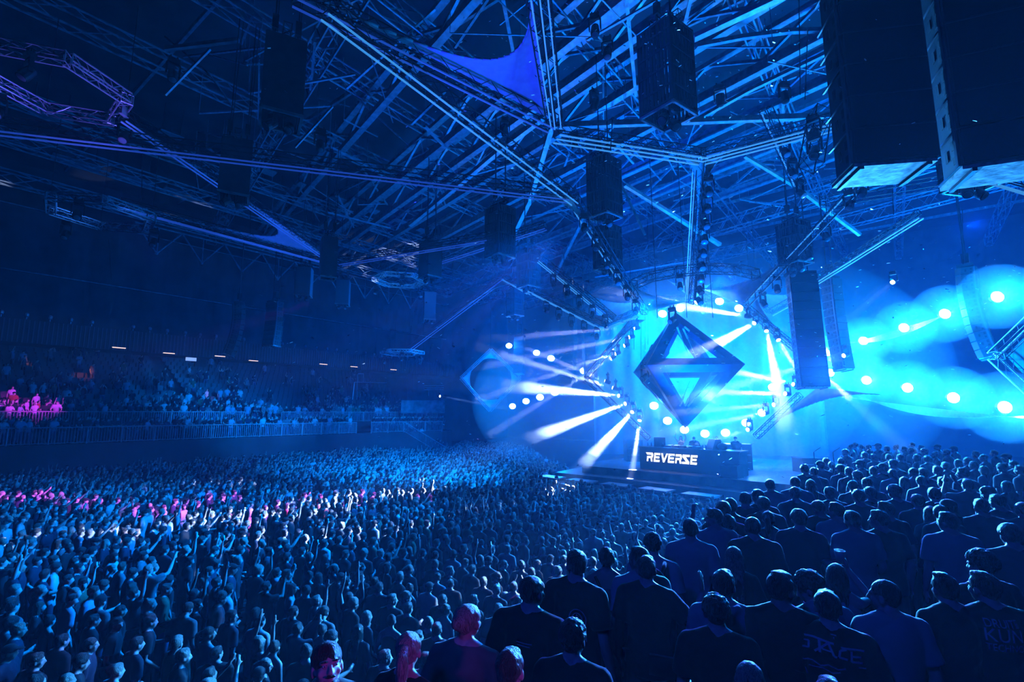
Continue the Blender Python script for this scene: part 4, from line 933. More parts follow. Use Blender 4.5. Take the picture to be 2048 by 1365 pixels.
# near pair: bottoms at pixel heights 365 and 345
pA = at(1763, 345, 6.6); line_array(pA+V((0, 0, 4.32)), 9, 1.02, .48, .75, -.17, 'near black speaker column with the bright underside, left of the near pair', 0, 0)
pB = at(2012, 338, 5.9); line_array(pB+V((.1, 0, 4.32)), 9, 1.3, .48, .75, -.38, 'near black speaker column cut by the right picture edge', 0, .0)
line_array(at(1600, 552, 24), 12, 1.25, .46, .8, -.12, 'tall dark speaker column right of the stage, under a cage', -.004, -.03)
line_array(at(1660, 560, 27), 12, .7, .42, .8, .3, 'slim second speaker column tucked behind the tall one right of the stage', -.01, 0)
line_array(at(1933, 540, 25), 11, 1.5, .42, .8, .75, 'curved speaker column among the bright lamps on the right', -.03, .06)
line_array(at(478, 610, 36), 10, .9, .38, .8, -1.1, 'banana curved speaker column over the left tribune, left one of two', -.045, .1)
line_array(at(552, 606, 38), 9, 1.3, .38, .8, -.5, 'wide speaker column over the left tribune, right one of two', -.02, .05)
line_array(at(1138, 640, 36), 12, 1.1, .45, .9, -.55, 'dark speaker column left of the stage behind the crossing beams', -.02, 0)
line_array(at(1174, 640, 36.5), 10, .8, .45, .9, .2, 'slim speaker column just left of the diamond frame', -.02, 0)
line_array(at(1040, 675, 48), 9, .9, .4, .8, -.4, 'distant speaker column beside the far left lamps', -.02, 0)
# extra lamps along arms and small rig details
def along(a, b, n, label, aim=V((0, -1, -1.6)), size=.8, off=V((0, 0, -.75))):
    a = V(a); b = V(b)
    for i in range(n):
        p = a.lerp(b, (i+.5)/n)+off; head_light(p, p+aim+V((rr.uniform(-.6, .6), rr.uniform(-.5, .5), 0)), label, size, group=label+' (row)')
along(HB.lerp(HT, .12), HT, 9, 'black lamp in the row down the steep arm above the stage', off=V((.2, -.35, -.3)), size=.9)
along(at(1170, 425, 20), at(1290, 625, 26.4), 6, 'black lamp on the arm between the middle cages and the stage', off=V((-.35, -.3, -.3)), size=.8)
along(at(1490, 612, 26), at(1640, 445, 21), 5, 'black lamp on the arm climbing right from the stage top', off=V((.45, -.3, -.3)), size=.85)
along(at(1100, 540, 28), at(1228, 640, 29), 5, 'lamp under the upper arm left of the stage', off=V((-.2, -.2, -.6)), size=.8)
along(at(1080, 590, 30), at(1206, 655, 30), 5, 'lamp under the lower arm left of the stage', size=.8)
along(at(1128, 262, 16.2), at(1640, 243, 15.6), 4, 'black lamp standing over the stacked rail arms', off=V((0, 0, .9)), size=.8, aim=V((0, 0, 1)))
along(at(1560, 250, 20), at(1605, 375, 21.5), 3, 'lamp on the short truss left of the near speaker columns', size=.9)
for px, py, D in ((1630, 305, 13.5), (1628, 268, 13.8), (1935, 350, 11.6), (1725, 385, 17), (1700, 410, 18)): head_light(at(px, py, D), at(px-50, py+200, D-2), 'lamp hanging close to the near speaker columns', .8, group='lamps near the speaker columns')
for px, py, D in ((640, 290, 15), (345, 150, 14), (1190, 60, 14), (1215, 105, 15), (1010, 262, 18), (1150, 290, 19)): head_light(at(px, py, D), at(px, py+300, D-1), 'dark lamp hung high among the roof steel', .75, group='dark lamps high in the roof steel')
# thin hanging cables
for k, (px, y0, y1, D) in enumerate([(285, 290, 400, 22), (218, 480, 560, 30), (590, 605, 500, 33), (1598, 0, 190, 17), (905, 560, 480, 33), (1785, 380, 430, 20), (1610, 200, 60, 17), (870, 380, 520, 27), (1225, 240, 300, 16), (500, 480, 390, 26), (1925, 420, 530, 25)]):
    a = at(px, y0, D); e = at(px+rr.uniform(-6, 6), y1, D); m = MB(); m.tube(V((0, 0, 0)), e-a, .018, n=5); o = m.build('hanging_cable', M['dark']); o.location = a
    tag(o, 'thin black cable hanging straight from the roof', 'cable', 'cables hanging from the roof')
# drifting confetti
def confetti():
    m = MB(); cr = random.Random(5)
    for i in range(1500):
        D = cr.uniform(5, 30)
        px = cr.gauss(1400, 330) if cr.random() < .7 else cr.uniform(500, 2040)
        py = cr.uniform(0, 720) if cr.random() < .85 else cr.uniform(720, 960)
        if px < 450: continue
        p = at(px, py, D); s = cr.uniform(.45, 1)*.0018*D+.006; R = Euler((cr.uniform(-.6, .6), cr.uniform(-.5, .5), cr.uniform(-1, 1))).to_matrix()
        m.box(p, s*2.6, s*.9, .002, 0, R)
    tag(m.build('confetti', M['confetti']), 'tiny flecks of confetti drifting in the air under the roof', 'confetti', kind='stuff')
confetti()
# ---------------------------------------------------------------- stage
A0 = V((7.0, 28.0, 0)); B0 = V((10.75, 24.2, 0)); sd_ = (B0-A0).normalized(); nb = V((-sd_.y, sd_.x, 0))
if nb.y < 0: nb = -nb
def S(s, n, z=0): return A0+sd_*s+nb*n+V((0, 0, z))
LD = (B0-A0).length
b = MB(); b.prism([S(-3.2, -1.0), S(LD+3.0, -1.0), S(LD+9, 4), S(LD+9, 11), S(-4, 11), S(-4.2, 2)], 0, 2.15)
tag(b.build('stage_deck', M['stage']), 'blue lit stage deck carrying the long black desk', 'stage')
b = MB(); b.prism([S(-4.4, -2.0), S(LD+2.2, -2.0), S(LD+2.2, -1.0), S(-3.2, -1.0), S(-4.2, 2), S(-5.2, 2)], 0, 1.75); b.prism([S(-5.6, -3.2), S(LD+1.0, -3.2), S(LD+1.0, -2.0), S(-4.4, -2.0)], 0, 1.35)
tag(b.build('stage_steps', M['stage']), 'low stepped edge of the stage facing the floor crowd', 'steps')
for k, s in enumerate((-4.6, -2.4, -.2, 2.0, 4.2)):
    b = MB(); b.box((0, 0, 0), 1.5, .9, .08); b.box((0, 0, -.1), 1.3, .7, .14, 1); o = b.build('stage_riser', [M['alu'], M['black']]); o.location = S(s+.4, -2.6, 1.55); o.rotation_euler = (0, 0, math.atan2(sd_.y, sd_.x))
    tag(o, 'pale flat riser tile lying along the front of the stage', 'riser', 'riser tiles along the stage front')
for k, s in enumerate((LD+2.6, LD+4.2)):
    b = MB(); 
    for i in range(3): b.prism([S(s-1.4, -1.4+.5*i), S(s+1.2, -1.4+.5*i), S(s+1.2, -.9+.5*i), S(s-1.4, -.9+.5*i)], 0, 1.1+.35*i)
    tag(b.build('stage_stairs', M['stage']), 'dark step block right of the desk, '+('nearer the desk' if k == 0 else 'further right'), 'steps')
# barrier in front
# desk
r = empty('dj_desk', S(0, 0, 2.15), 'long black desk on the stage with lit lettering on its front', 'desk', rz=math.atan2(sd_.y, sd_.x))
m = MB(); m.box((LD/2, .5, .57), LD, 1.0, 1.14); m.build('body', M['black'], r)
m = MB(); m.box((LD/2, .5, 1.165), LD+.12, 1.1, .05); m.build('desk_top', M['dark'], r)
m = MB(); m.box((LD-.25, -.35, .28), .8, .7, .56); m.build('step_box', M['black'], r)
# lettering: wide angular capitals, drawn as polygons on a 10 x 6 grid
G = {'R': [[(-3, 6), (8.6, 6), (10, 4.9), (10, 3.2), (8.8, 2.4), (10, 0), (7.4, 0), (6.2, 2.2), (2.4, 2.2), (2.4, 0), (0, 0), (0, 3.6), (7.4, 3.6), (7.4, 4.5), (0, 4.5)]],
     'r': [[(0, 6), (8.6, 6), (10, 4.9), (10, 3.2), (8.8, 2.4), (10, 0), (7.4, 0), (6.2, 2.2), (2.4, 2.2), (2.4, 0), (0, 0), (0, 3.6), (7.4, 3.6), (7.4, 4.5), (0, 4.5)]],
     'E': [[(0, 6), (10, 6), (10, 4.6), (2.4, 4.6), (2.4, 3.7), (9, 3.7), (9, 2.4), (2.4, 2.4), (2.4, 1.4), (10, 1.4), (10, 0), (0, 0)]],
     'V': [[(-.5, 6), (2.3, 6), (5.2, 2.0), (8.4, 6), (11, 6), (6.2, 0), (4.0, 0)]],
     'S': [[(-1, 6), (10, 6), (10, 4.6), (3.8, 4.6), (10, 1.5), (10, 0), (-1, 0), (-1, 1.4), (5.4, 1.4), (-1, 4.4)]]}
txt = 'REVErSE'; sx = .0345; sz = .078; x0 = .42; m = MB()
def tess(poly):
    from mathutils.geometry import tessellate_polygon
    return tessellate_polygon([[V((p[0], p[1], 0)) for p in poly]])
for ch in txt:
    for poly in G[ch]:
        P3 = [V((x0+p[0]*sx+p[1]*.012, -.02, .42+p[1]*sz)) for p in poly]; n = len(P3)
        m.add(P3+[p+V((0, .015, 0)) for p in P3], [t for t in tess(poly)]+[tuple(reversed([n+i for i in t])) for t in tess(poly)]+[(i, (i+1) % n, n+(i+1) % n, n+i) for i in range(n)])
    x0 += 11.9*sx
m.build('lettering', M['letter'], r)
# equipment on the desk, each piece its own thing
def gear(name, s, n, z, f, label, cat, group=None, rz=0):
    m = MB(); f(m); o = m.build(name, [M['dark'], M['alu'], M['glass']]); o.location = S(s, n, z); o.rotation_euler = (0, 0, math.atan2(sd_.y, sd_.x)+rz); return tag(o, label, cat, group)
def deckf(m): m.box((0, 0, .05), .34, .42, .1); m.tube((0, -.05, .1), (0, -.05, .115), .11, n=18, mi=1); m.box((0, .14, .13), .3, .1, .03, 2)
def mixf(m):
    m.box((0, 0, .055), .36, .42, .11)
    for i in range(4):
        for j in range(5): m.tube((-.12+.08*i, -.12+.07*j, .11), (-.12+.08*i, -.12+.07*j, .13), .012, mi=1)
for i, s in enumerate((1.55, 1.95, 2.75, 3.15)): gear('media_player', s, .45, 3.34, deckf, 'flat player deck on the desk top near the performers', 'music player', 'player decks on the desk')
gear('mixer', 2.35, .45, 3.34, mixf, 'mixer with small knobs between the player decks', 'mixer')
def wedge(m): m.add([(-.3, -.25, 0), (.3, -.25, 0), (.3, .25, 0), (-.3, .25, 0), (-.3, -.05, .5), (.3, -.05, .5), (.3, .25, .5), (-.3, .25, .5)], [(0, 3, 2, 1), (4, 5, 6, 7), (0, 1, 5, 4), (1, 2, 6, 5), (2, 3, 7, 6), (3, 0, 4, 7)])
gear('monitor_speaker', .95, .5, 3.34, wedge, 'boxy monitor speaker at the left end of the desk', 'speaker', rz=.5)
gear('monitor_speaker', 3.9, .5, 3.34, wedge, 'boxy monitor speaker right of the player decks', 'speaker', rz=-.6)
gear('monitor_speaker', LD+4.6, 2.2, 2.15, wedge, 'wedge speaker on the bare deck right of the desk', 'speaker', rz=.4)
gear('monitor_speaker', LD+5.4, 2.0, 2.15, wedge, 'wedge speaker on the bare deck furthest right', 'speaker', rz=.1)
def bag(m): m.ell((0, 0, .16), .3, .18, .18); m.tube((-.1, 0, .3), (.1, 0, .3), .015)
gear('equipment_bag', 4.4, .45, 3.34, bag, 'dark rounded bag lying on the right part of the desk', 'bag')
def bottle(m): m.tube((0, 0, 0), (0, 0, .17), .033, n=10, mi=2); m.tube((0, 0, .17), (0, 0, .23), .033, .013, n=10, mi=2)
for i, s in enumerate((.35, .5, 3.45, 3.55, 1.25)): gear('bottle', s, .3+.1*(i % 2), 3.34, bottle, 'small drink bottle standing on the desk', 'bottle', 'bottles on the desk')
for i, (s, n) in enumerate(((LD+3.0, .6), (LD+3.6, 1.2))):
    def stand(m): m.tube((0, 0, 0), (0, 0, 1.3), .02); m.tube((-.2, 0, .02), (.2, 0, .02), .02); m.tube((0, -.2, .02), (0, .2, .02), .02); m.tube((0, 0, 1.3), (.25, .1, 1.5), .015)
    gear('microphone_stand', s, n, 2.15, stand, 'slim stand on the stage deck right of the desk, '+('left one' if i == 0 else 'right one'), 'stand')
# ---- octahedron
cO = at(1368, 738, 26.3); a_ = 3.25; e1 = V((.77, .64, 0)).normalized(); e2 = V((.64, -.77, 0)).normalized(); hz_ = 3.1
vt = {'F': -e1*a_, 'K': e1*a_, 'L': -e2*a_, 'R': e2*a_, 'T': V((0, 0, hz_))-e2*.35, 'B': V((0, 0, -hz_))-e2*.1}
r = empty('octahedron', cO, 'huge dark blue open octahedron frame hanging over the stage', 'stage sculpture')
faces = [(t, q[0], q[1]) for t in 'TB' for q in ('FL', 'LK', 'KR', 'RF')]
inset = {}
for f in faces:
    P_ = [vt[x] for x in f]; cen = sum(P_, V())/3
    for x in f:
        k = .66; inset[(f, x)] = cen+(vt[x]-cen)*k
edges = {}
for f in faces:
    for i in range(3): edges.setdefault(frozenset((f[i], f[(i+1) % 3])), []).append(f)
for ed, fs_ in edges.items():
    a, c = sorted(ed); m = MB(); sh = .86
    o = [inset[(fs_[0], a)], inset[(fs_[0], c)], vt[c], inset[(fs_[1], c)], inset[(fs_[1], a)], vt[a]]
    n_ = len(o)
    vs = o+[p*sh for p in o]
    m.add(vs, [(0, 1, 2, 5), (5, 2, 3, 4), (11, 8, 7, 6), (10, 9, 8, 11), (1, 0, 6, 7), (4, 3, 9, 10)])
    m.build('beam', M['diamond'], r)
for q in ((-.9, -1.2), (0, -1.25), (.9, -1.15)):
    pass
for k, (px0, py0, px1, py1) in enumerate([(1360, 812, 1380, 762), (1371, 812, 1388, 770), (1376, 813, 1418, 766), (1354, 655, 1378, 712), (1366, 657, 1392, 715), (1369, 654, 1432, 708), (1283, 763, 1318, 802), (1305, 690, 1290, 715)]):
    a = at(px0, py0, 25.4); e = at(px1, py1, 26.8); m = MB(); m.tube(V((0, 0, 0)), e-a, .02, n=6); m.tube(V((0, 0, 0)), (e-a)*.34, .05, n=8); o = m.build('lamp_tube', M['tube']); o.location = a
    tag(o, 'thin pale lamp tube strung inside the octahedron', 'lamp tube', 'lamp tubes inside the octahedron')
for px, py in ((1330, 708), (1290, 755), (1332, 748), (1345, 640)):
    head_light(at(px, py, 25.2), at(px-300, py+250, 20), 'black moving lamp fixed inside the octahedron', .9, group='lamps fixed inside the octahedron')
# cables holding it
for x in (-1.2, .4, 1.8): m = MB(); m.tube(V((x, .3, hz_*.9)), V((x, .5, hz_+9)), .02, n=5); m.build('hanging_cable', M['dark'], r)
# pale backdrop
def backdrop():
    m = MB(); n = 60; a = at(1185, 700, 37); e = at(1640, 700, 35); a.z = e.z = 0; rows = []
    d = e-a; nn = V((d.y, -d.x, 0)).normalized(); pts_ = [a+d*(i/n)+nn*(.18*math.sin(i*1.3)+.1*math.sin(i*.6)) for i in range(n+1)]
    vs = [(p.x, p.y, 2.2) for p in pts_]+[(p.x, p.y, 13.2) for p in pts_]; m.add(vs, [(i, i+1, n+2+i, n+1+i) for i in range(n)])
    o = m.build('stage_backdrop', M['drape'], smooth=True); tag(o, 'tall pale fabric backdrop closing the stage behind the octahedron', 'backdrop')
    md = o.modifiers.new('thick', 'SOLIDIFY'); md.thickness = .04
backdrop()
for px, y0, y1 in ((1290, 610, 700), (1296, 610, 690), (1282, 640, 720), (1338, 590, 640), (1425, 560, 600), (1268, 670, 700)):
    a = at(px, y0, 33); e = at(px, y1, 33); m = MB(); m.tube(V((0, 0, 0)), e-a, .02, n=5); o = m.build('hanging_cable', M['dark']); o.location = a; tag(o, 'thin cable hanging in front of the pale backdrop', 'cable', 'cables before the backdrop')
# black boxes at the right of the stage
for k, (s, n, w_, h_) in enumerate([(LD-1.6, 3.4, 1.5, 1.3), (LD+1.6, 4.6, 1.0, .7), (-2.6, 3.5, 1.0, 1.3)]):
    m = MB(); m.box((0, 0, h_/2), w_, 1.0, h_); m.box((0, 0, h_+.02), w_+.04, 1.04, .05, 1)
    for zz in (.3, .6): m.box((0, -.51, h_*zz), w_*.9, .02, .04, 1)
    o = m.build('equipment_case', [M['black'], M['steelb']]); o.location = S(s, n, 2.15); tag(o, ['tall black equipment case on the deck behind the desk', 'low black equipment case at the right of the deck', 'black equipment case at the left end of the deck'][k], 'case')
# scaffold with printed banner at the far end of the tribune
m = MB(); a = at(810, 812, 62); m.box((0, 0, 0), 5.2, .05, 1.5)
o = m.build('banner', mat('pale_banner', (.3, .33, .36), .8, var=.5, vscale=1.5)); o.location = at(846, 814, 60); tag(o, 'pale banner hanging behind the far end of the tribune', 'banner')
m = MB(); m.tube((0, 0, 0), (.15, 0, 2.1), .04); m.tube((.5, 0, 0), (.5, 0, 3.1), .04); m.tube((.15, 0, 2.1), (4, 0, 2.0), .04); m.tube((.5, 0, 3.1), (1.2, 0, 3.1), .04); m.tube((1.2, 0, 3.1), (1.2, 0, 2.1), .03)
o = m.build('pipe_frame', M['alu']); o.location = at(705, 800, 60); tag(o, 'thin metal pipe frame standing at the back of the tribune end', 'pipe frame')
m = MB()
for i in range(3): m.box((0, 0, .22*i), 2.2, .1, .07)
m.tube((-.6, 0, 0), (-.6, 0, -.7), .03); m.tube((.5, 0, 0), (.5, 0, -.7), .03); o = m.build('lamp_rack', M['alu']); o.location = at(868, 780, 58); tag(o, 'small rack of bars hanging above the far banner', 'rack')
# second and further rows on the platform: head top (x, y), shape, shirt, extra words
Z3 = lambda x, y: (1300+x/2.738, 867+y/2.738)
ROWS = [(660, 250, 'm_right', 'white'), (595, 303, 'm_short', 'navy'), (520, 317, 'm_buzz', 'navy'), (440, 350, 'm_short', 'black'), (402, 375, 'm_curly', 'black'), (625, 343, 'm_short', 'black'), (650, 423, 'f_pony', 'navy'), (795, 235, 'm_short', 'pale'),
 (880, 250, 'f_long', 'navy'), (795, 288, 'm_buzz', 'navy'), (990, 290, 'm_short', 'navy'), (1050, 172, 'm_curly', 'navy'), (935, 362, 'm_down', 'black'), (1025, 378, 'm_left', 'pale'), (815, 418, 'm_curly', 'navy'), (1115, 420, 'm_short', 'pale'), (1262, 420, 'm_left', 'black'),
 (1300, 373, 'm_left', 'navy'), (1115, 255, 'm_right', 'navy'), (1145, 303, 'm_short', 'navy'), (1190, 238, 'm_buzz', 'navy'), (1212, 290, 'm_short', 'black'), (1350, 282, 'm_curly', 'grey'), (1470, 330, 'm_short', 'black'), (1600, 390, 'm_right', 'navy'), (1638, 430, 'm_left', 'pale'),
 (1640, 362, 'm_cap', 'navy'), (1560, 293, 'm_short', 'black'), (1820, 355, 'm_short', 'navy'), (1867, 293, 'm_curly', 'navy'), (1735, 245, 'm_phone', 'grey'), (1610, 235, 'm_short', 'navy'), (1490, 230, 'm_right', 'pale'), (1502, 187, 'm_short', 'navy'), (1447, 185, 'm_buzz', 'pale'),
 (1332, 193, 'm_short', 'pale'), (1280, 163, 'm_cap', 'black'), (1228, 180, 'm_short', 'black'), (1158, 145, 'm_cap', 'black'), (1145, 207, 'm_curly', 'navy'), (1095, 182, 'm_short', 'red'), (1048, 132, 'm_buzz', 'navy'), (1078, 88, 'm_curly', 'navy'), (1130, 50, 'm_short', 'pale'), (1160, 60, 'f_pony', 'navy'),
 (1200, 60, 'm_short', 'navy'), (1255, 55, 'm_cap', 'navy'), (1302, 66, 'm_short', 'black'), (1348, 62, 'f_bun', 'navy'), (1376, 112, 'm_short', 'black'), (1342, 145, 'm_curly', 'navy'), (1432, 75, 'm_buzz', 'navy'), (1442, 48, 'm_short', 'navy'), (1465, 112, 'f_long', 'navy'), (1492, 62, 'm_short', 'navy'),
 (1512, 82, 'm_curly', 'black'), (1522, 120, 'm_right', 'navy'), (1582, 60, 'm_cap', 'navy'), (1630, 85, 'm_short', 'navy'), (1625, 155, 'm_short', 'navy'), (1670, 70, 'm_cap', 'navy'), (1690, 140, 'f_long', 'navy'), (1722, 188, 'm_left', 'navy'), (1745, 130, 'm_short', 'black'), (1790, 95, 'm_short', 'navy'),
 (1832, 112, 'm_buzz', 'navy'), (1832, 175, 'f_long', 'pale'), (1890, 90, 'm_short', 'navy'), (1940, 165, 'm_curly', 'navy'), (1997, 145, 'm_short', 'navy'), (2036, 172, 'm_short', 'navy'), (1960, 258, 'f_long', 'grey'), (850, 170, 'm_curly', 'navy'), (900, 183, 'm_buzz', 'navy'), (935, 150, 'm_cap', 'navy'),
 (968, 132, 'm_short', 'navy'), (997, 152, 'f_pony', 'navy'), (1985, 498, 'm_curly', 'grey'), (2044, 372, 'm_buzz', 'navy'), (1580, 175, 'm_short', 'navy'), (1395, 235, 'f_long', 'black'), (1780, 150, 'm_short', 'navy'), (1400, 70, 'm_short', 'navy'), (1100, 60, 'f_bun', 'navy'), (1910, 330, 'm_short', 'navy'), (1540, 395, 'f_long', 'navy'), (1180, 100, 'm_short', 'navy'), (1310, 110, 'm_buzz', 'navy'), (1230, 110, 'm_short', 'navy'), (1560, 100, 'f_bun', 'navy'), (1960, 110, 'm_cap', 'navy')]
NEAR = 'on the raised platform'
cr = random.Random(21); NI = 0; used = {}
def zone(px, py):
    if py < 915: b_ = 'farthest platform rows'
    elif py < 960: b_ = 'middle platform rows'
    else: b_ = 'nearer platform rows'
    s = 'at the floor side' if px < 1600 else ('left of centre' if px < 1740 else ('centre' if px < 1880 else 'by the right edge'))
    return b_+' '+s
for x, y, t, sc in ROWS:
    px, py = Z3(x, y); ms, P = TPL[t]; h = HG[t]*cr.uniform(.94, .99); p = stand_at(px, py, h); hy = yaw_to(p)+cr.uniform(-.2, .2)
    lab = '%s, %s top, %s' % (DESC[t], COLN[sc], zone(px, py))
    if len(lab.split()) > 16: lab = lab.replace('platform rows', 'rows')
    place(ms, p, hy, h/1.735, lab, lab, cr.choice((0, 0, 1)), sc, cr.choice(('navy', 'black', 'khaki')), cr.choice(('dark', 'dark', 'brown')), sy=1.06); OCC.append((p.x, p.y)); NI += 1
# fill the far right part of the platform behind those rows
# ---- crowd on the main floor
def onfloor(x, y):
    p = V((x, y, 0)); u = p.dot(U); v = p.dot(W)
    if u > -2.6 or u < -43.0 or y > 62: return False
    # stage and the ground beyond its left edge
    q = p-A0; s = q.dot(sd_); n = q.dot(nb)
    if s > -5.9 and n > -3.7: return False
    if y > 28 and x > 4.2-(y-28)*.11: return False
    if v > 33.5 and u < -41+(v-33)*.0-0: 
        if y > 50 and x < -7: return False
    if y > 51 and x < -6.5: return False
    if x < -.3*y and y > 50: return False
    return True
def visible(p, z):
    d = p.y; 
    if d < 1.2: return False
    # project
    c_, s_ = math.cos(TH), math.sin(TH); zz = z-EYE.z; f = p.y*c_+zz*s_; up_ = -p.y*s_+zz*c_; px = 1024+F*p.x/f; py = 682.5-F*up_/f
    return (px, py) if -60 < px < 2110 and py < 1480 else False
cand = []; st = .60; nu = int(42/st)
for iu in range(nu):
    for iv in range(int(72/st)):
        u = -43.2+iu*st+cr.uniform(-.19, .19); v = -9+iv*st+(st/2 if iu % 2 else 0)+cr.uniform(-.19, .19); p = uv(u, v)
        if not onfloor(p.x, p.y) or cr.random() < .06: continue
        q = visible(p, 1.6)
        if q: cand.append((p.x*p.x+p.y*p.y, p, q))
cand.sort(key=lambda c: c[0])
names = ['m_short']*5+['m_left']*2+['m_right']*3+['m_buzz']*2+['m_curly']*2+['m_cap']*2+['m_hood']+['m_up']+['m_phone']+['m_down']+['f_long']*3+['f_bun']*2+['f_pony']*2+['f_up']+['m_point']
shirts = ['black']*9+['navy']*5+['grey']*2+['white']*2+['pale']*1+['red', 'green']
def floorzone(px, py):
    a = 'by the corner' if px < 250 else 'bottom left' if px < 520 else 'bottom middle' if px < 800 else 'beside the platform'
    if py < 1100: a = 'farther left' if px < 520 else 'farther off'
    return a
NIND = 300-NI-len(HERO)-2
for k, (d, p, q) in enumerate(cand[:NIND]):
    t = cr.choice(names); sc = cr.choice(shirts); ms, P = TPL[t]; s = HG[t]*cr.uniform(.95, 1.04)/1.735
    lab = '%s, %s top, floor crowd %s' % (DESC[t], COLN[sc], floorzone(*q))
    place(ms, p, yaw_to(p)+cr.gauss(0, .3), s, lab, lab, cr.choice((0, 0, 1)), sc, cr.choice(('navy', 'black', 'khaki', 'denim')), cr.choice(('dark', 'dark', 'dark', 'brown', 'brown', 'blonde')))
AV = []; AF = []; AM = []; off = 0; CN = 0
def crowd_add(t, p, yaw, s, sc, sk, hr, pc, lod):
    global off, CN
    v, f, k = LOW[t][lod]; c_, s_ = math.cos(yaw), math.sin(yaw); R = np.array(((c_, -s_, 0), (s_, c_, 0), (0, 0, 1)), 'f')
    AV.append((v*s)@R.T+np.array((p.x, p.y, p.z), 'f')); AF.append(f+off); off += len(v); CN += 1
    lut = np.array([mi(SK[sk]), mi(CL[sc]), mi(CL[pc]), mi(CL['shoe']), mi(HM[hr]), mi(CL['black'])]); AM.append(lut[k])
for k, (d, p, q) in enumerate(cand[NIND:]):
    t = cr.choice(names); D = math.sqrt(d)
    crowd_add(t, p, yaw_to(p)+cr.gauss(0, .3), HG[t]*cr.uniform(.94, 1.05)/1.735, cr.choice(shirts), cr.choice((0, 0, 1)), cr.choice(('dark', 'dark', 'dark', 'brown', 'brown', 'blonde')), cr.choice(('navy', 'black', 'denim')), 0 if D < 22 else 1)
# tribune: people along both rails and scattered over the rake
def trib(u, v, z, t=None, yaw=None):
    p = uv(u, v, z); t = t or cr.choice(names); q = visible(p, z+1.6)
    if not q: return
    crowd_add(t, p, (yaw_to(p)+cr.gauss(0, .35)) if yaw is None else yaw, HG[t]*cr.uniform(.94, 1.04)/1.735, cr.choice(shirts+['white', 'pale', 'pale']), cr.choice((0, 0, 1)), cr.choice(('dark', 'dark', 'dark', 'brown', 'brown', 'blonde')), cr.choice(('navy', 'black', 'denim')), 1)
v = 0
while v < 31:
    trib(-44.45+cr.uniform(-.1, .1), v, 3.1, cr.choice(('m_rail', 'f_rail', 'm_rail', 'm_short', 'f_long'))); 
    if cr.random() < .75: trib(-45.3+cr.uniform(-.2, .2), v+.2, 3.1)
    if cr.random() < .6: trib(-46.3+cr.uniform(-.3, .3), v+.1, 3.1)
    if cr.random() < .4: trib(-47.3+cr.uniform(-.3, .3), v+.1, 3.1)
    v += cr.uniform(.42, .8)
v = 4
while v < 46:
    if cr.random() < .93: trib(-48.7+cr.uniform(-.1, .1), v, 4.2, cr.choice(('m_rail', 'f_rail', 'm_short', 'f_long', 'm_left')))
    if cr.random() < .5: trib(-49.4+cr.uniform(-.1, .1), v+.2, 4.2)
    v += cr.uniform(.4, .8)
for i in range(14):
    pr = (.55, .45, .35, .25, .22, .2, .15, .12, .12, .1, .08, .08, .1, .12)[i]; v = 0
    while v < 44:
        if cr.random() < pr*(1.3 if v < 26 else .8): trib(-50.35-.95*i, v, 4.4+.48*i)
        v += .62
# tribune end, stairs and landing
for i in range(46):
    q = c0.lerp(c1, cr.uniform(.02, .98))+V((.0, cr.uniform(.35, 3.5), 3.1)); t = cr.choice(names+['m_rail']*8)
    crowd_add(t, q, yaw_to(q)+cr.gauss(0, .4), 1, cr.choice(shirts), 0, 'dark', 'navy', 1)
for i in range(34):
    q = c1.lerp(c2, cr.uniform(.02, .98))+V((.3, cr.uniform(1.6, 4), 3.1)); t = cr.choice(names+['m_rail']*8)
    crowd_add(t, q, yaw_to(q)+cr.gauss(0, .4), 1, cr.choice(shirts), 0, 'dark', 'navy', 1)
for i in (2, 4, 6, 8, 10, 12, 13, 14):
    q = sa.lerp(se, (i+.5)/16)+side*.5; q.z = 3.1*(1-(i+.5)/16); crowd_add('m_short', q, yaw_to(q), 1, cr.choice(shirts), 0, 'dark', 'navy', 1)
me = bpy.data.meshes.new('crowd'); vv = np.concatenate(AV).astype('f'); ff = np.concatenate(AF).astype('i'); mm = np.concatenate(AM).astype('i')
me.vertices.add(len(vv)); me.vertices.foreach_set('co', vv.ravel()); me.loops.add(len(ff)*3); me.loops.foreach_set('vertex_index', ff.ravel()); me.polygons.add(len(ff)); me.polygons.foreach_set('loop_start', np.arange(0, len(ff)*3, 3, dtype='i'))
for x in mats_: me.materials.append(x)
me.polygons.foreach_set('material_index', mm); me.polygons.foreach_set('use_smooth', np.ones(len(ff), bool)); me.update(calc_edges=True)
o = bpy.data.objects.new('crowd', me); C.objects.link(o); tag(o, 'tightly packed audience filling the rest of the floor and the left tribune', 'crowd', kind='stuff')
print('PEOPLE', NI, len(HERO), NIND, 'crowd', CN, 'tris', len(ff))
# ---- performers behind the desk
for s, n, t, sc, lab, z in ((1.75, 1.35, 'f_up', 'black', 'performer behind the desk throwing both arms up', 2.15), (2.55, 1.25, 'm_down', 'black', 'performer behind the middle of the desk bending over the decks', 2.15), (3.3, 2.3, 'm_phone', 'navy', 'person behind the performers filming with both hands up', 2.15), (4.35, 2.2, 'm_cap', 'navy', 'person standing at the right end behind the desk', 2.15)):
    p = S(s, n, z); place(TPL[t][0], p, yaw_to(p, V((-2, 8, 0))), 1.03, lab, None, 0, sc, 'black', 'dark')
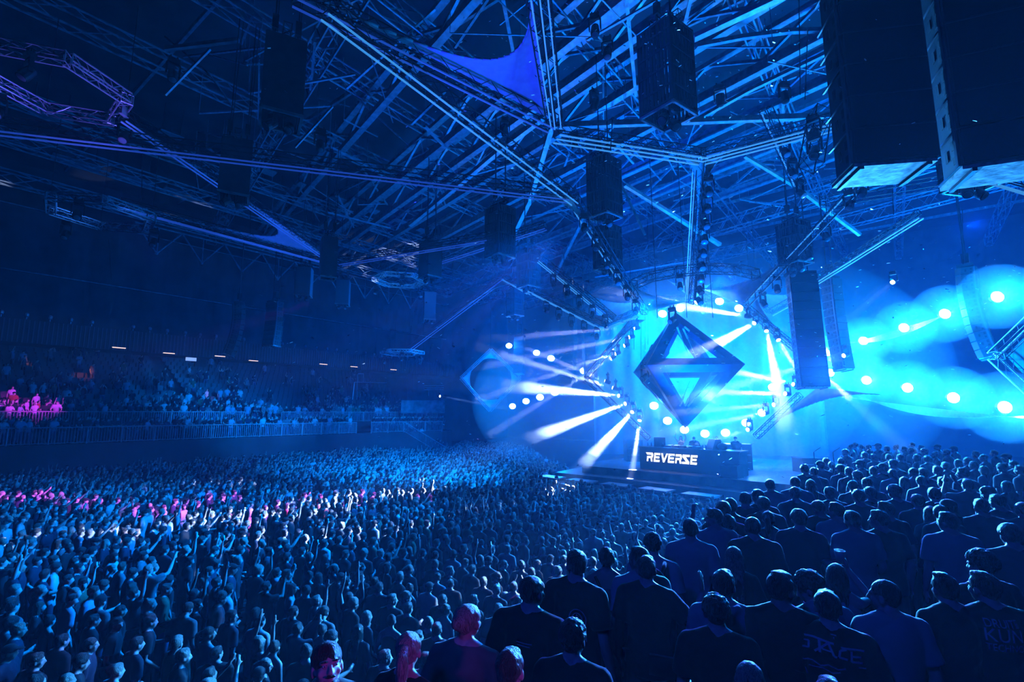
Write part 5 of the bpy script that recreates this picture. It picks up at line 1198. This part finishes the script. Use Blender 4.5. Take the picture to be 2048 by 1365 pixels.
# ---------------------------------------------------------------- lamps that are lit
def blinder(p, s, label, group, power, col=BLUE):
    r = empty('blinder_lamp', p, label, 'stage lamp', group)
    m = MB(); m.tube((0, .22, 0), (0, .02, 0), s*.75, s, 16); m.build('housing', M['dark'], r)
    m = MB(); m.ell((0, 0, 0), s*.97, s*.3, s*.8, 16, 8); m.build('lens', M['lens_c'], r)
    point(V(p)+V((0, -.45, 0)), power, col, .12); return r
LC = (0, .23, 1)
UP = [(1655, 705, 34), (1727, 682, 31), (1808, 656, 28), (1890, 628, 25.5), (1995, 594, 22.5)]
LO = [(1660, 746, 33), (1733, 761, 30), (1815, 776, 27), (1907, 796, 24), (2010, 815, 21)]
for k, (px, py, D) in enumerate(UP): blinder(at(px, py, D), .3, 'bright round lamp in the upper row on the right, %s' % ['closest to the stage', 'second from the stage', 'middle one', 'touching the curved speaker column', 'nearest the right edge'][k], 'bright lamps in the upper right row', 2700, LC); smoke(at(px, py, D-.2), (1.5,)*3, .06, 'puff of haze added as the halo of a lamp on the right')  # dense haze ball added around each lamp to make its halo
for k, (px, py, D) in enumerate(LO): blinder(at(px, py, D), .3, 'bright round lamp in the lower row on the right, %s' % ['closest to the stage', 'second from the stage', 'middle one', 'second from the right edge', 'nearest the right edge'][k], 'bright lamps in the lower right row', 2700, LC); smoke(at(px, py, D-.2), (1.5,)*3, .06, 'puff of haze added as the halo of a lamp on the right')  # halo balls of haze added to the lower row too
LF = [(1018, 692, 48), (1073, 706, 45), (1102, 717, 42), (1168, 742, 38), (1025, 813, 47), (1052, 803, 44), (1080, 795, 41), (1110, 785, 38)]
for px, py, D in LF: blinder(at(px, py, D), .3, 'distant bright lamp left of the stage near the small diamond frame', 'distant lamps left of the stage', 900)
RG = [(1325, 628), (1360, 617), (1397, 603), (1439, 603), (1478, 617), (1308, 812), (1335, 842), (1369, 860), (1410, 868), (1451, 866), (1492, 846), (1524, 826), (1545, 775)]
for px, py in RG: blinder(at(px, py, 29.5), .26, 'bright lamp in the ring around the octahedron', 'lamps in the ring around the octahedron', 450)
# sharp white beams
BEAMS = [(1490, 632, 26.5, 1340, 609, 30, 8, 1), (1508, 647, 26.5, 1370, 725, 24, 10, 1.4), (1533, 663, 26.5, 1556, 775, 24, 8, 1.2), (1557, 681, 26.2, 1640, 815, 23, 4, 1),
 (1586, 769, 26.5, 1370, 722, 24.5, 5, .9), (1570, 788, 26.5, 1370, 783, 24.5, 4.5, .9), (1547, 810, 26.8, 1400, 822, 25, 3.5, .3), (1527, 827, 26.8, 1400, 852, 25, 4, .25),
 (1687, 712, 25.8, 1600, 736, 25, 3.5, .7), (1637, 740, 25.6, 1800, 890, 19, 5, 1.1), (1495, 860, 26.8, 1400, 890, 25, 3, .3),
 (1268, 657, 29.5, 1130, 668, 29, 4, 1.0), (1258, 675, 29.5, 1130, 700, 29, 3.5, .9), (1248, 692, 29.5, 1130, 728, 29, 3.5, .9), (1230, 708, 29.5, 1120, 745, 29, 3.5, .8), (1221, 718, 29.5, 1130, 775, 29, 3.5, .4),
 (1210, 762, 29.5, 1075, 706, 31, 3.5, .4), (1225, 776, 29.5, 1090, 735, 30, 4.5, .6), (1237, 792, 29.5, 1120, 782, 27.5, 6.5, 1.0), (1250, 808, 29.3, 1120, 856, 27, 7, 1.3), (1264, 825, 29.2, 1140, 960, 24.5, 7.5, 1.6), (1279, 842, 29.1, 1262, 960, 27, 6, 1.2),
 (880, 793, 50, 1010, 817, 45, 3.0, 1.6), (1785, 565, 24, 1728, 612, 22, 4, .25)]
BP = 380000; BEAMC = (.42, .6, 1)
for px, py, D, tx, ty, TD, ang, k in BEAMS:
    p = at(px, py, D); t = at(tx, ty, TD); d = (t-p).normalized()
    side_ = 'right' if px > 1480 else ('left' if px > 1000 else 'far left')
    head_light(p-d*.2, t, 'lit moving head lamp throwing a white beam, on the %s of the stage' % side_, .7, lens='lit', group='lit beam lamps on the %s of the stage' % side_)
    spot(p+d*.22, t, BP*k, BEAMC, ang, .35, .09)
# wash lamps: blue light over crowd, roof and air
def wash(px, py, D, tx, ty, TD, power, ang, col=BLUE, r=.3, blend=.9): spot(at(px, py, D), at(tx, ty, TD), power, col, ang, blend, r)
CY = (.0, .2, 1)
wash(1125, 470, 20.5, 300, 1050, 17, 36000, 70, CY); wash(1125, 470, 20.5, 200, 1230, 9.5, 22000, 40, CY)
wash(1125, 470, 20.5, 820, 960, 32, 60000, 50, CY)
wash(1300, 600, 25, 1120, 1060, 16, 12000, 70, CY)
wash(1060, 500, 27, 470, 835, 48, 80000, 26, CY)
wash(1060, 500, 27, 760, 850, 54, 50000, 24, CY)
wash(1440, 560, 24, 1650, 1080, 6, 12000, 60, CY)
wash(1420, 790, 23.5, 1600, 1050, 6, 110000, 60, (.04, .34, 1))
wash(1650, 740, 22, 1850, 980, 7, 50000, 60, (.03, .3, 1))
wash(1400, 890, 24, 1330, 180, 22, 19000, 62, (0, .13, 1))
wash(1100, 880, 34, 900, 260, 28, 7000, 50, (.005, .08, 1))
spot((10.5, 12.5, 2.9), at(1765, 350, 6.7), 9000, (0, .3, 1), 26, .6, .3)  # added uplight, hidden behind the crowd, brightens the near column's underside
wash(1400, 880, 25, 1900, 150, 12, 3000, 60, (0, .1, 1))
point(at(1380, 720, 33), 2600, (0, .24, 1)); point(at(1300, 640, 35), 1500); point(at(1450, 820, 34), 1200)  # added unseen point lights that make the stage haze glow
point(at(1120, 830, 40), 1800, (.0, .16, 1)); point(at(1800, 700, 42), 9000, (0, .1, 1)); point(at(1950, 450, 32), 3500, (0, .08, 1)); point(at(1750, 850, 26), 1400, (0, .12, 1)); point(at(1230, 430, 36), 2600, (0, .07, 1))  # more added point lights, filling the haze left, right and above
# deep blue lamps without fixtures, mostly added to lift dim parts
DB = (.01, .06, 1)
spot(at(760, 470, 12), at(1030, 160, 13), 2600, (.01, .03, 1), 60, .8, .2)  # added lamp that brings out the big sail
spot(V((-5, -3, 13)), V((4, 7, 3)), 850, DB, 70, .9, .4)  # added fill light above and behind the viewer, for the backs on the platform
spot(at(1560, 690, 24), at(1700, 1080, 6), 60000, (.05, .05, 1), 24, .8, .3)
spot(at(330, 560, 14), at(110, 170, 13.5), 1800, (.12, .1, 1), 40, .8, .2)  # added purple spot so the upper left truss ring shows
spot(at(420, 640, 20), at(210, 430, 20), 2500, (.03, .2, 1), 24, .8, .2)
spot(at(500, 700, 20), at(560, 470, 24), 1500, (.01, .1, 1), 50, .9, .2)
spot(at(640, 760, 24), at(800, 560, 36), 7000, (.02, .25, 1), 26, .9, .2)
# magenta and orange follow lamps
def mag(loc, px, py, D, power, ang, col=MAG): spot(loc, at(px, py, D), power, col, ang, .6, .15)
TL = at(1122, 470, 20.5)
for px, py, D, pw, an in ((60, 985, 22, 26000, 5), (190, 1000, 21, 22000, 4), (330, 1020, 19.5, 26000, 5.5), (450, 985, 22, 20000, 5), (560, 1010, 20, 30000, 5), (640, 985, 22, 26000, 4.5), (730, 985, 22.5, 26000, 4), (850, 990, 22, 9000, 4)): mag(TL, px, py, D, pw*2.2, an, (.8, .06, 1.3))
mag(TL, 960, 1160, 8.2, 5000, 9); mag(TL, 1100, 1080, 11, 4000, 7, (.8, .05, 1))
up = V((5.5, 6.5, 12.5))
mag(up, 936, 1235, 3.55, 3200, 9, (.55, .09, 1.7)); mag(up, 819, 1290, 3.1, 2400, 9, (.55, .09, 1.6)); mag(up, 1155, 1115, 4.6, 500, 9, (.9, .06, 1)); mag(up, 1065, 1170, 4.0, 500, 8, (.9, .06, 1)); mag(up, 1680, 1160, 4.0, 1300, 9, (.7, .05, 1.3)); mag(up, 1575, 1170, 3.9, 420, 7, (.7, .05, 1.3))
mag(V((2.5, -.2, 4.6)), 655, 1320, 2.9, 110, 26, (.6, .07, 1.5)); mag(up, 1490, 1035, 6.3, 900, 9, (.9, .05, 1)); mag(up, 1650, 990, 6.4, 400, 14, (.5, .05, 1)); mag(up, 1000, 1310, 2.6, 160, 8, (.5, .05, 1)); mag(up, 1840, 1290, 3.2, 700, 7)
TR = at(640, 600, 33)
mag(TR, 40, 800, 36, 30000, 11, (.7, .03, 1.2)); mag(at(240, 640, 41), 172, 745, 44, 1500, 12, (1, .25, .03)); mag(at(490, 660, 45), 438, 765, 48, 900, 10, (1, .2, .08)); mag(at(110, 640, 40), 48, 740, 43, 1500, 8, (1, .3, .1))
mag(TL, 256, 1075, 15.5, 12000, 2.2, (1, .5, .1)); mag(TL, 130, 1325, 8, 1500, 5, (1, .08, .2))

spot(at(1180, 760, 23), at(1350, 884, 27), 9000, (.8, .9, 1), 6, .7, .1)  # added white spot without a fixture, brightens the performers
